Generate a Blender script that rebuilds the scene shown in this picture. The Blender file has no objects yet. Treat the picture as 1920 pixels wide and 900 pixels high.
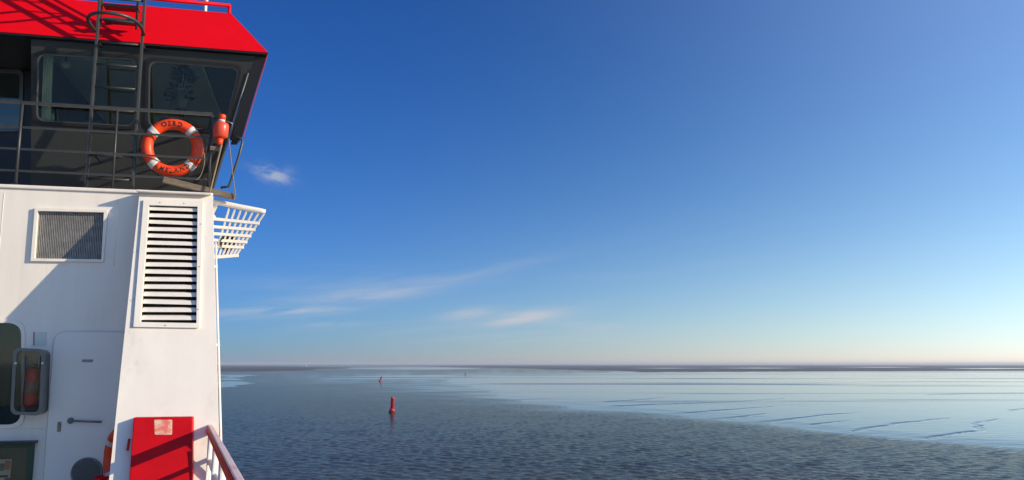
import bpy, math, random
import numpy as np
from mathutils import Vector, Matrix, noise as mnoise

# ------------------------------------------------------------------ camera, sky, sun, exposure
S = bpy.context.scene
COL = S.collection
R = math.radians
random.seed(7)

F_PX, CX, CY, HORIZON = 1600.0, 960.0, 450.0, 682.0
EYE = 10.0                                   # metres above the water
PITCH = math.atan((HORIZON - CY) / F_PX)
cam_d = bpy.data.cameras.new('camera'); cam = bpy.data.objects.new('camera', cam_d); COL.objects.link(cam)
cam_d.sensor_width = 36.0; cam_d.lens = 36.0 * F_PX / 1920.0
cam_d.clip_start = 0.1; cam_d.clip_end = 120000.0
cam.location = (0, 0, EYE); cam.rotation_euler = (R(90) + PITCH, 0, 0)
S.camera = cam

SHIP_T = R(13.0)                             # the bulkhead recedes to the right by this angle
SUN_U, SUN_N, SUN_Z = 1.0, 0.47, 0.36        # towards the sun: along bulkhead, out of it, up
_sx = SUN_U * math.cos(SHIP_T) + SUN_N * math.sin(SHIP_T)
_sy = SUN_U * math.sin(SHIP_T) - SUN_N * math.cos(SHIP_T)
SUN = Vector((_sx, _sy, SUN_Z)).normalized()
SUN_EL = math.asin(SUN.z); SUN_AZ = math.atan2(SUN.x, SUN.y)

def ray_world(px, py):
    x = (px - CX) / F_PX; y = (CY - py) / F_PX
    cp, sp = math.cos(PITCH), math.sin(PITCH)
    return Vector((x, cp - y * sp, sp + y * cp))

W = bpy.data.worlds.new('World'); S.world = W; W.use_nodes = True
nt = W.node_tree; nt.nodes.clear()
def wn(t, **k):
    n = nt.nodes.new(t)
    for a, b in k.items(): setattr(n, a, b)
    return n
def wmath(op, a, b=None, c=None, clamp=False):
    n = wn('ShaderNodeMath', operation=op, use_clamp=clamp)
    for i, v in enumerate((a, b, c)):
        if v is None: continue
        if hasattr(v, 'links'): nt.links.new(v, n.inputs[i])
        else: n.inputs[i].default_value = v
    return n.outputs[0]
sky = wn('ShaderNodeTexSky', sky_type='NISHITA', sun_disc=False, sun_elevation=SUN_EL, sun_rotation=SUN_AZ,
         altitude=0.0, air_density=1.0, dust_density=0.0, ozone_density=6.0)
out = wn('ShaderNodeOutputWorld'); bg = wn('ShaderNodeBackground'); bg.inputs[1].default_value = 0.076
tc = wn('ShaderNodeTexCoord'); sep = wn('ShaderNodeSeparateXYZ'); nt.links.new(tc.outputs['Generated'], sep.inputs[0])
az = wmath('ARCTAN2', sep.outputs[0], sep.outputs[1])
el = wmath('ARCSINE', sep.outputs[2])
def wnoise(sx, sy, scale, detail, rough, rot=0.0, off=0.0, dist=0.0):
    cr = wn('ShaderNodeCombineXYZ')
    a2 = wmath('ADD', wmath('MULTIPLY', az, math.cos(rot)), wmath('MULTIPLY', el, math.sin(rot)))
    e2 = wmath('SUBTRACT', wmath('MULTIPLY', el, math.cos(rot)), wmath('MULTIPLY', az, math.sin(rot)))
    nt.links.new(wmath('MULTIPLY', a2, sx), cr.inputs[0]); nt.links.new(wmath('MULTIPLY', e2, sy), cr.inputs[1])
    cr.inputs[2].default_value = off
    nz = wn('ShaderNodeTexNoise'); nt.links.new(cr.outputs[0], nz.inputs['Vector'])
    nz.inputs['Scale'].default_value = scale; nz.inputs['Detail'].default_value = detail
    nz.inputs['Roughness'].default_value = rough; nz.inputs['Distortion'].default_value = dist
    return nz.outputs[0]
def smooth(v, a, b):
    n = wn('ShaderNodeMapRange', interpolation_type='SMOOTHSTEP'); nt.links.new(v, n.inputs[0])
    n.inputs[1].default_value = a; n.inputs[2].default_value = b
    return n.outputs[0]
def wisp(px, py, lx, ly, rot, strength, nz, lo, hi):
    d = ray_world(px, py).normalized(); a0 = math.atan2(d.x, d.y); e0 = math.asin(d.z)
    da = wmath('SUBTRACT', az, a0); de = wmath('SUBTRACT', el, e0)
    a2 = wmath('ADD', wmath('MULTIPLY', da, math.cos(rot)), wmath('MULTIPLY', de, math.sin(rot)))
    e2 = wmath('SUBTRACT', wmath('MULTIPLY', de, math.cos(rot)), wmath('MULTIPLY', da, math.sin(rot)))
    r2 = wmath('ADD', wmath('POWER', wmath('ABSOLUTE', wmath('DIVIDE', a2, lx / F_PX)), 2.0),
               wmath('POWER', wmath('ABSOLUTE', wmath('DIVIDE', e2, ly / F_PX)), 2.0))
    m = wmath('EXPONENT', wmath('MULTIPLY', r2, -1.0))
    v = wmath('MULTIPLY', m, smooth(nz, lo, hi))
    return wmath('MULTIPLY', v, strength)
# haze glow: brighter towards the sun and towards the horizon, smooth all round the sky
sunv = wn('ShaderNodeVectorMath', operation='DOT_PRODUCT'); nt.links.new(tc.outputs['Generated'], sunv.inputs[0]); sunv.inputs[1].default_value = SUN
qq = wmath('MULTIPLY', wmath('ADD', sunv.outputs['Value'], 1.0), 0.5)
g8 = wmath('POWER', qq, 8.0); g8 = wmath('DIVIDE', g8, wmath('ADD', 1.0, wmath('MULTIPLY', g8, 1.0 / 0.06)))
hor = wmath('MULTIPLY', wmath('POWER', qq, 2.0), wmath('EXPONENT', wmath('MULTIPLY', wmath('MAXIMUM', el, 0.0), -1.0 / 0.12)))
SKY_ST = 0.09
hor_r = wmath('MULTIPLY', wmath('POWER', qq, 2.0), wmath('EXPONENT', wmath('MULTIPLY', wmath('MAXIMUM', el, 0.0), -1.0 / 0.08)))
def scaled(v, col):
    cb = wn('ShaderNodeCombineXYZ')
    for i in range(3): nt.links.new(wmath('MULTIPLY', v, col[i] / SKY_ST), cb.inputs[i])
    return cb.outputs[0]
def vadd(a, b):
    n = wn('ShaderNodeVectorMath', operation='ADD'); nt.links.new(a, n.inputs[0]); nt.links.new(b, n.inputs[1]); return n.outputs[0]
bal = wn('ShaderNodeVectorMath', operation='MULTIPLY'); nt.links.new(sky.outputs[0], bal.inputs[0]); bal.inputs[1].default_value = (0.235, 0.655, 1.26)
sky_col = vadd(vadd(bal.outputs[0], scaled(g8, (4.7, 6.6, 9.0))), scaled(hor, (0.45, 1.75, 1.20))); sky_col = vadd(sky_col, scaled(hor_r, (1.80, 0.50, 0.0)))
lowk = wmath('EXPONENT', wmath('MULTIPLY', wmath('MAXIMUM', el, 0.0), -1.0 / 0.03))      # thicker air right at the horizon
ext = wn('ShaderNodeMix', data_type='RGBA'); nt.links.new(lowk, ext.inputs[0]); ext.inputs[6].default_value = (1, 1, 1, 1); ext.inputs[7].default_value = (0.99, 0.72, 0.76, 1)
exm = wn('ShaderNodeVectorMath', operation='MULTIPLY'); nt.links.new(sky_col, exm.inputs[0]); nt.links.new(ext.outputs[2], exm.inputs[1]); sky_col = exm.outputs[0]
streak = wnoise(6, 60, 1.6, 6, 0.62, rot=0.09, off=1.3, dist=0.5)
streak2 = wnoise(9, 70, 1.5, 6, 0.6, rot=0.16, off=4.7, dist=0.6)
puff = wnoise(30, 60, 1.8, 6, 0.66, rot=-0.1, off=2.1, dist=0.3)
parts = [
    wisp(508, 327, 32, 13, -0.25, 0.25, puff, 0.30, 0.68), wisp(530, 330, 20, 12, 0.5, 0.11, puff, 0.25, 0.6),
    wisp(700, 551, 130, 15, 0.13, 0.26, streak, 0.15, 0.70), wisp(520, 585, 150, 10, 0.05, 0.25, streak, 0.35, 0.7),
    wisp(985, 595, 80, 11, 0.14, 0.46, streak2, 0.15, 0.62), wisp(880, 588, 55, 10, 0.12, 0.30, streak, 0.2, 0.65),
    wisp(920, 508, 120, 9, 0.22, 0.09, streak2, 0.2, 0.7), wisp(1100, 610, 60, 6, 0.0, 0.25, streak, 0.35, 0.7),
    wisp(615, 607, 45, 5, 0.0, 0.20, streak2, 0.35, 0.7), wisp(1050, 630, 200, 12, 0.02, 0.22, streak, 0.35, 0.75),
    wisp(640, 528, 240, 14, 0.04, 0.08, streak2, 0.2, 0.75),
]
# thin cirrus that runs low all round the sky
band = wmath('MULTIPLY', wmath('EXPONENT', wmath('MULTIPLY', wmath('POWER', wmath('ABSOLUTE', wmath('DIVIDE', wmath('SUBTRACT', el, 0.06), 0.05)), 2.0), -1.0)),
             wmath('MULTIPLY', smooth(wnoise(3, 40, 1.3, 5, 0.6, 0.06, 9.1, 0.4), 0.5, 0.8), 0.14))
tot = band
for p in parts: tot = wmath('ADD', tot, wmath('MULTIPLY', p, 2.1))
tot = wmath('MINIMUM', tot, 0.8)
mx = wn('ShaderNodeMix', data_type='RGBA'); nt.links.new(tot, mx.inputs[0])
nt.links.new(sky_col, mx.inputs[6])
mx.inputs[7].default_value = (6.2, 6.4, 7.0, 1)
nt.links.new(mx.outputs[2], bg.inputs[0]); nt.links.new(bg.outputs[0], out.inputs[0])

sd = bpy.data.lights.new('sun', 'SUN'); sun = bpy.data.objects.new('sun', sd); COL.objects.link(sun)
sd.energy = 5.0; sd.angle = R(0.53); sd.color = (1.0, 0.83, 0.58)
sun.rotation_euler = SUN.to_track_quat('Z', 'Y').to_euler(); sun.location = (30, 0, 40)
vs = S.view_settings
vs.view_transform = 'Standard'; vs.look = 'None'; vs.gamma = 1.0; vs.use_curve_mapping = False; vs.exposure = 0.25
S.render.engine = 'CYCLES'
S.cycles.max_bounces = 8

# ------------------------------------------------------------------ materials
MATS = {}
def mat(name, col, rough=0.5, metal=0.0, spec=0.5, var=0.0, vscale=3.0, col2=None, bump=0.0, bscale=40.0, stretch=(1, 1, 1), coat=0.0, edge=(0.35, 0.7)):
    if name in MATS: return MATS[name]
    m = bpy.data.materials.new(name); m.use_nodes = True; MATS[name] = m
    t = m.node_tree; b = t.nodes['Principled BSDF']
    b.inputs['Base Color'].default_value = (*col, 1); b.inputs['Roughness'].default_value = rough
    b.inputs['Metallic'].default_value = metal; b.inputs['Specular IOR Level'].default_value = spec
    b.inputs['Coat Weight'].default_value = coat
    tcn = t.nodes.new('ShaderNodeTexCoord'); mp = t.nodes.new('ShaderNodeMapping'); mp.inputs['Scale'].default_value = stretch
    t.links.new(tcn.outputs['Object'], mp.inputs[0])
    if var > 0 or col2:
        n = t.nodes.new('ShaderNodeTexNoise'); n.inputs['Scale'].default_value = vscale; n.inputs['Detail'].default_value = 6; n.inputs['Roughness'].default_value = 0.62
        t.links.new(mp.outputs[0], n.inputs['Vector'])
        cr = t.nodes.new('ShaderNodeValToRGB'); cr.color_ramp.elements[0].position = edge[0]; cr.color_ramp.elements[1].position = edge[1]
        c2 = col2 if col2 else tuple(c * (1 - var) for c in col)
        cr.color_ramp.elements[0].color = (*c2, 1); cr.color_ramp.elements[1].color = (*col, 1)
        t.links.new(n.outputs[0], cr.inputs[0]); t.links.new(cr.outputs[0], b.inputs['Base Color'])
        mr = t.nodes.new('ShaderNodeMapRange'); mr.inputs[3].default_value = min(1, rough * 1.25); mr.inputs[4].default_value = rough * 0.8
        t.links.new(n.outputs[0], mr.inputs[0]); t.links.new(mr.outputs[0], b.inputs['Roughness'])
    if bump > 0:
        n2 = t.nodes.new('ShaderNodeTexNoise'); n2.inputs['Scale'].default_value = bscale; n2.inputs['Detail'].default_value = 4
        t.links.new(mp.outputs[0], n2.inputs['Vector'])
        bp = t.nodes.new('ShaderNodeBump'); bp.inputs['Strength'].default_value = bump; bp.inputs['Distance'].default_value = 0.01
        t.links.new(n2.outputs[0], bp.inputs['Height']); t.links.new(bp.outputs[0], b.inputs['Normal'])
    return m

WHITE = mat('white ship paint', (0.80, 0.755, 0.69), 0.42, var=0.08, vscale=1.2, stretch=(3.0, 3.0, 0.45), bump=0.4, bscale=1.3)
def weather(m, streak_col, amt, seed=0.0):
    t = m.node_tree; b = t.nodes['Principled BSDF']; src = b.inputs['Base Color'].links[0].from_socket
    tcn = t.nodes.new('ShaderNodeTexCoord'); mp = t.nodes.new('ShaderNodeMapping'); mp.inputs['Scale'].default_value = (9.0, 9.0, 0.35); mp.inputs['Location'].default_value = (seed, 0, 0)
    t.links.new(tcn.outputs['Object'], mp.inputs[0])
    n = t.nodes.new('ShaderNodeTexNoise'); n.inputs['Scale'].default_value = 1.0; n.inputs['Detail'].default_value = 5; n.inputs['Roughness'].default_value = 0.7; t.links.new(mp.outputs[0], n.inputs['Vector'])
    n2 = t.nodes.new('ShaderNodeTexNoise'); n2.inputs['Scale'].default_value = 0.9; n2.inputs['Detail'].default_value = 3; t.links.new(tcn.outputs['Object'], n2.inputs['Vector'])
    r1 = t.nodes.new('ShaderNodeMapRange'); r1.inputs[1].default_value = 0.56; r1.inputs[2].default_value = 0.78; t.links.new(n.outputs[0], r1.inputs[0])
    r2 = t.nodes.new('ShaderNodeMapRange'); r2.inputs[1].default_value = 0.40; r2.inputs[2].default_value = 0.70; r2.inputs[4].default_value = amt; t.links.new(n2.outputs[0], r2.inputs[0])
    mu = t.nodes.new('ShaderNodeMath'); mu.operation = 'MULTIPLY'; t.links.new(r1.outputs[0], mu.inputs[0]); t.links.new(r2.outputs[0], mu.inputs[1])
    mixn = t.nodes.new('ShaderNodeMix'); mixn.data_type = 'RGBA'; t.links.new(mu.outputs[0], mixn.inputs[0]); t.links.new(src, mixn.inputs[6]); mixn.inputs[7].default_value = (*streak_col, 1)
    t.links.new(mixn.outputs[2], b.inputs['Base Color'])
weather(WHITE, (0.42, 0.36, 0.28), 0.55)
WHITE2 = mat('white bar paint', (0.80, 0.76, 0.70), 0.45, var=0.10, vscale=9, bump=0.1)
DOORW = mat('grey white door paint', (0.76, 0.735, 0.69), 0.4, var=0.06, vscale=2.0)
RED = mat('signal red paint', (0.72, 0.0015, 0.008), 0.5, var=0.06, vscale=2.0, bump=0.08, bscale=4, spec=0.12)
REDB = mat('red locker paint', (0.54, 0.004, 0.010), 0.45, spec=0.18, var=0.18, vscale=3.5, bump=0.06, bscale=6)
DARK = mat('charcoal paint', (0.034, 0.037, 0.036), 0.42, var=0.25, vscale=1.6, spec=0.4)
DARKT = mat('charcoal tube paint', (0.048, 0.050, 0.050), 0.40, var=0.3, vscale=9, bump=0.1)
BLACK = mat('black paint', (0.006, 0.006, 0.007), 0.45)
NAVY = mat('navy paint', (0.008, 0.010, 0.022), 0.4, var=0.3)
RUBBER = mat('window rubber', (0.008, 0.008, 0.008), 0.5)
ALU = mat('window aluminium', (0.12, 0.125, 0.13), 0.35, metal=0.5)
STEEL = mat('grey steel', (0.22, 0.23, 0.24), 0.38, metal=0.6, var=0.2, vscale=8)
FILTER = mat('grey grille steel', (0.34, 0.33, 0.32), 0.45, metal=0.3, var=0.35, vscale=12)
ORANGE = mat('orange lifebuoy shell', (0.86, 0.058, 0.004), 0.45, var=0.12, vscale=7, bump=0.1)
TAPE = mat('reflective tape', (0.62, 0.62, 0.58), 0.4, var=0.15, vscale=12)
LETTER = mat('black lettering', (0.012, 0.012, 0.012), 0.6)
ROPE = mat('tan rope', (0.30, 0.22, 0.13), 0.85, var=0.35, vscale=60)
ROPED = mat('dark grab line', (0.03, 0.03, 0.03), 0.8)
WOOD = mat('weathered wood', (0.26, 0.20, 0.14), 0.75, col2=(0.13, 0.10, 0.075), vscale=6, stretch=(1, 8, 8), bump=0.5, bscale=14)
RUST = mat('rusty fitting', (0.36, 0.20, 0.09), 0.8, var=0.5, vscale=25)
GREEN = mat('dark green board', (0.008, 0.055, 0.026), 0.5, var=0.2)
PAPER = mat('poster paper', (0.70, 0.70, 0.68), 0.6)
P_OR = mat('poster orange', (0.62, 0.22, 0.10), 0.6); P_GR = mat('poster green', (0.04, 0.24, 0.16), 0.6)
STICK = mat('worn sticker', (0.66, 0.50, 0.36), 0.55, col2=(0.70, 0.16, 0.13), vscale=14, edge=(0.42, 0.58))
SIGN = mat('pale sign plate', (0.60, 0.64, 0.60), 0.45, var=0.08); SIGNE = mat('sign edge red', (0.35, 0.10, 0.12), 0.5)
POT = mat('grey plant pot', (0.22, 0.23, 0.19), 0.6, var=0.15)
LEAF = mat('dark green leaves', (0.008, 0.014, 0.007), 0.5, var=0.4, vscale=20)
CREAM = mat('cream curtain', (0.62, 0.62, 0.48), 0.8, var=0.12)
INNER = mat('grey cabin lining', (0.66, 0.67, 0.60), 0.7)
SEAT = mat('dark furniture', (0.02, 0.02, 0.022), 0.7)
BRASSY = mat('grey brass latch', (0.20, 0.18, 0.13), 0.4, metal=0.6)
EXT = mat('extinguisher red', (0.75, 0.010, 0.018), 0.35)
COVER = mat('grey plastic shell', (0.15, 0.145, 0.135), 0.35, var=0.15)
DECKM = mat('pale grey deck paint', (0.52, 0.50, 0.45), 0.7, var=0.25, vscale=2, bump=0.3, bscale=60)
HULLM = mat('hull paint', (0.03, 0.04, 0.08), 0.4, var=0.2)
BUOYR = mat('buoy red paint', (0.62, 0.015, 0.03), 0.4, var=0.15)
BUOYD = mat('buoy weed stained base', (0.05, 0.018, 0.018), 0.7, var=0.4, vscale=4)
BUOYFAR = mat('far buoy red', (0.50, 0.03, 0.035), 0.5)
SAIL = mat('white sailcloth', (0.8, 0.8, 0.78), 0.7)
LAMPW = mat('milky lamp glass', (0.5, 0.55, 0.54), 0.3)
TEAL = mat('teal bottle plastic', (0.10, 0.26, 0.28), 0.3)

def glass(name, tint, k0, k1):
    m = bpy.data.materials.new(name); m.use_nodes = True; t = m.node_tree; t.nodes.clear()
    o = t.nodes.new('ShaderNodeOutputMaterial'); mixn = t.nodes.new('ShaderNodeMixShader')
    tr = t.nodes.new('ShaderNodeBsdfTransparent'); tr.inputs[0].default_value = (*tint, 1)
    gl = t.nodes.new('ShaderNodeBsdfGlossy'); gl.inputs['Roughness'].default_value = 0.02; gl.inputs[0].default_value = (0.86, 0.95, 0.92, 1)
    fr = t.nodes.new('ShaderNodeFresnel'); fr.inputs[0].default_value = 1.5
    mr = t.nodes.new('ShaderNodeMapRange'); mr.inputs[3].default_value = k0; mr.inputs[4].default_value = k1
    tcn = t.nodes.new('ShaderNodeTexCoord'); n = t.nodes.new('ShaderNodeTexNoise'); n.inputs['Scale'].default_value = 1.6
    t.links.new(tcn.outputs['Object'], n.inputs['Vector'])
    bp = t.nodes.new('ShaderNodeBump'); bp.inputs['Strength'].default_value = 0.05; bp.inputs['Distance'].default_value = 0.01
    t.links.new(n.outputs[0], bp.inputs['Height']); t.links.new(bp.outputs[0], gl.inputs['Normal'])
    t.links.new(fr.outputs[0], mr.inputs[0]); t.links.new(mr.outputs[0], mixn.inputs[0])
    t.links.new(tr.outputs[0], mixn.inputs[1]); t.links.new(gl.outputs[0], mixn.inputs[2]); t.links.new(mixn.outputs[0], o.inputs[0])
    return m
GLASS = glass('tinted window glass', (0.86, 0.92, 0.86), 0.05, 0.9)
PASSAGE = glass('dark passage glass', (0.50, 0.52, 0.48), 0.03, 0.55)
CLEAR = glass('smoky plastic cover', (0.80, 0.78, 0.74), 0.02, 0.5)

# ------------------------------------------------------------------ ship frame and mesh helpers
DP, DECK = 10.8, EYE - 1.7
c_, s_ = math.cos(SHIP_T), math.sin(SHIP_T)
M_SHIP = Matrix.Translation(Vector((-s_ * DP, c_ * DP, DECK))) @ Matrix.Rotation(SHIP_T, 4, 'Z')
M_INV = M_SHIP.inverted(); M_ROT_INV = M_INV.to_3x3()
CAM_L = M_INV @ Vector((0, 0, EYE))

def L(px, py, a=0.0, b=0.0, c=0.0):
    """pixel -> ship coordinates (u right along bulkhead, v away, z up) on the plane v = a + b z + c u"""
    d = M_ROT_INV @ ray_world(px, py)
    s = (a + b * CAM_L.z + c * CAM_L.x - CAM_L.y) / (d.y - b * d.z - c * d.x)
    return CAM_L + d * s

class MB:
    def __init__(self): self.v = []; self.f = []; self.s = []
    def add(self, vs_, fs, smooth_=False):
        o = len(self.v); self.v += [Vector(p) for p in vs_]; self.f += [tuple(i + o for i in f) for f in fs]; self.s += [smooth_] * len(fs); return self
    def hexa(self, q, p):            # quad q (front) and quad p (back), same winding
        return self.add(list(q) + list(p), [(0, 1, 2, 3), (7, 6, 5, 4), (0, 4, 5, 1), (1, 5, 6, 2), (2, 6, 7, 3), (3, 7, 4, 0)])
    def box(self, a, b):
        x0, y0, z0 = a; x1, y1, z1 = b
        return self.hexa([(x0, y0, z0), (x1, y0, z0), (x1, y0, z1), (x0, y0, z1)], [(x0, y1, z0), (x1, y1, z0), (x1, y1, z1), (x0, y1, z1)])
    def prism(self, poly, off):
        n = len(poly); off = Vector(off); a = [Vector(p) for p in poly]; b = [p + off for p in a]
        return self.add(a + b, [tuple(range(n)), tuple(range(2 * n - 1, n - 1, -1))] + [(i, i + n, (i + 1) % n + n, (i + 1) % n) for i in range(n)])
    def tube(self, pts, r, seg=10, closed=False):
        pts = [Vector(p) for p in pts]; n = len(pts); rs = r if isinstance(r, (list, tuple)) else [r] * n
        vs_, fs = [], []; up = None
        for i in range(n):
            if closed: t = (pts[(i + 1) % n] - pts[i - 1]).normalized()
            else: t = (pts[min(i + 1, n - 1)] - pts[max(i - 1, 0)]).normalized()
            if up is None: up = t.cross(Vector((0, 0, 1)) if abs(t.z) < 0.9 else Vector((1, 0, 0))).normalized()
            up = (up - t * up.dot(t)).normalized(); w = t.cross(up)
            for k in range(seg):
                a = 2 * math.pi * k / seg; vs_.append(pts[i] + (up * math.cos(a) + w * math.sin(a)) * rs[i])
        m = n if closed else n - 1
        for i in range(m):
            j = (i + 1) % n
            for k in range(seg):
                k2 = (k + 1) % seg; fs.append((i * seg + k, i * seg + k2, j * seg + k2, j * seg + k))
        self.add(vs_, fs, True)
        if not closed:
            o = len(self.v) - len(vs_)
            self.f += [tuple(o + k for k in range(seg - 1, -1, -1)), tuple(o + (n - 1) * seg + k for k in range(seg))]; self.s += [False, False]
        return self
    def bar(self, a, b, w, h, side=(0, 1, 0)):   # rectangular bar
        a, b = Vector(a), Vector(b); t = (b - a).normalized(); sv = Vector(side); sv = (sv - t * sv.dot(t)).normalized(); uv = t.cross(sv)
        sv = sv * w / 2; uv = uv * h / 2
        return self.hexa([a - sv - uv, a + sv - uv, a + sv + uv, a - sv + uv], [b - sv - uv, b + sv - uv, b + sv + uv, b - sv + uv])
    def lathe(self, o, prof, axis=(0, 0, 1), seg=24, smooth_=True):   # prof: (radius, height)
        o = Vector(o); ax = Vector(axis).normalized(); a = ax.orthogonal().normalized(); b = ax.cross(a); vs_, fs = [], []
        for r, h in prof:
            for k in range(seg):
                t = 2 * math.pi * k / seg; vs_.append(o + ax * h + (a * math.cos(t) + b * math.sin(t)) * r)
        for i in range(len(prof) - 1):
            for k in range(seg):
                k2 = (k + 1) % seg; fs.append((i * seg + k, i * seg + k2, (i + 1) * seg + k2, (i + 1) * seg + k))
        self.add(vs_, fs, smooth_); q = len(self.v) - len(vs_)
        self.f += [tuple(q + k for k in range(seg - 1, -1, -1)), tuple(q + (len(prof) - 1) * seg + k for k in range(seg))]; self.s += [False, False]
        return self

def set_tags(o, label=None, cat=None, group=None, kind=None):
    for k, v in (('label', label), ('category', cat), ('group', group), ('kind', kind)):
        if v: o[k] = v
    return o
BASE = {}
def thing(name, label, cat, base, group=None):
    o = bpy.data.objects.new(name, None); o.empty_display_size = 0.2; COL.objects.link(o)
    base = Vector(base); o.location = M_SHIP @ base; o.rotation_euler = (0, 0, SHIP_T); BASE[o] = base
    return set_tags(o, label, cat, group)
def part(name, mb, m, parent, bevel=0.0, kind=None, label=None, seg=2):
    """one mesh under a thing or a part; shape given in ship coordinates"""
    base = BASE[parent]; me = bpy.data.meshes.new(name)
    me.from_pydata([tuple(p - base) for p in mb.v], [], mb.f); me.update()
    me.polygons.foreach_set('use_smooth', mb.s); me.materials.append(m)
    o = bpy.data.objects.new(name, me); COL.objects.link(o); o.parent = parent; BASE[o] = base
    if bevel:
        b = o.modifiers.new('bevel', 'BEVEL'); b.width = bevel; b.segments = seg; b.limit_method = 'ANGLE'; b.angle_limit = R(40)
    return set_tags(o, label=label, kind=kind)
def single(name, mb, m, label, cat, base, group=None, bevel=0.0):
    """a thing that is one mesh"""
    base = Vector(base); me = bpy.data.meshes.new(name); me.from_pydata([tuple(p - base) for p in mb.v], [], mb.f); me.update()
    me.polygons.foreach_set('use_smooth', mb.s); me.materials.append(m)
    o = bpy.data.objects.new(name, me); COL.objects.link(o); o.location = M_SHIP @ base; o.rotation_euler = (0, 0, SHIP_T); BASE[o] = base
    if bevel:
        b = o.modifiers.new('bevel', 'BEVEL'); b.width = bevel; b.segments = 2; b.limit_method = 'ANGLE'; b.angle_limit = R(40)
    return set_tags(o, label, cat, group)

def rounded(pts, r, n=7):
    """round the corners of a 2D polygon"""
    out_ = []; m = len(pts)
    for i in range(m):
        p = Vector(pts[i]); a = Vector(pts[i - 1]); b = Vector(pts[(i + 1) % m]); rr = r[i] if isinstance(r, (list, tuple)) else r
        if rr <= 0: out_.append(p); continue
        da = (a - p).normalized(); db = (b - p).normalized(); p0 = p + da * rr; p1 = p + db * rr
        for k in range(n + 1):
            t = k / n; out_.append(p0 * (1 - t) ** 2 + p * 2 * t * (1 - t) + p1 * t * t)
    return out_
def plate(outer, holes, vf, th):
    """plate in the (u, z) plane with holes, laid on v = vf(u, z), thickness th away from the viewer"""
    cu = bpy.data.curves.new('tmp', 'CURVE'); cu.dimensions = '2D'; cu.fill_mode = 'BOTH'; cu.extrude = 0.5
    for poly in [outer] + list(holes):
        sp = cu.splines.new('POLY'); sp.points.add(len(poly) - 1); sp.use_cyclic_u = True
        for i, p in enumerate(poly): sp.points[i].co = (p[0], p[1], 0, 1)
    ob = bpy.data.objects.new('tmp', cu); COL.objects.link(ob)
    bpy.context.view_layer.update()
    me = bpy.data.meshes.new_from_object(ob.evaluated_get(bpy.context.evaluated_depsgraph_get()))
    mb = MB()
    mb.add([Vector((v.co.x, vf(v.co.x, v.co.y) + (0.5 - v.co.z) * th, v.co.y)) for v in me.vertices], [tuple(p.vertices) for p in me.polygons])
    bpy.data.objects.remove(ob); bpy.data.curves.remove(cu); bpy.data.meshes.remove(me)
    return mb
def uz(p): return (p.x, p.z)

# planes of the ship (v as a function of height)
Z_TOP = L(130, 358).z                               # top of the white bulkhead
TAN_P = 0.57                                        # slope of the white casing
PA, PB = -0.11 - TAN_P * Z_TOP, TAN_P               # casing face  v = PA + PB z
WV, WT = 0.95, 0.25                                 # wheelhouse front, leaning out at the top
WA, WB = WV + WT * Z_TOP, -WT
FLARE = 0.158                                       # ship side runs outboard towards the viewer
Z_EAVE = L(250, 79, 0.36).z
V_EAVE = 0.36
FT = 0.75
FA, FB = V_EAVE - FT * Z_EAVE, FT                   # roof fascia plane
pil = lambda px, py, d=0.0: L(px, py, PA - d, PB)
whl = lambda px, py, d=0.0: L(px, py, WA - d, WB)
fas = lambda px, py, d=0.0: L(px, py, FA - d, FB)
vw = lambda u, z: 0.0
vp = lambda u, z: PA + PB * z
vh = lambda u, z: WA + WB * z

# ------------------------------------------------------------------ sea, mud flats, sandbanks
def gpt(px, py, z=0.0):
    d = ray_world(px, py); s = (z - EYE) / d.z
    return Vector((d.x * s, d.y * s, z))
def gnode(t, ty, **k):
    n = t.nodes.new(ty)
    for a, b in k.items(): setattr(n, a, b)
    return n

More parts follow.
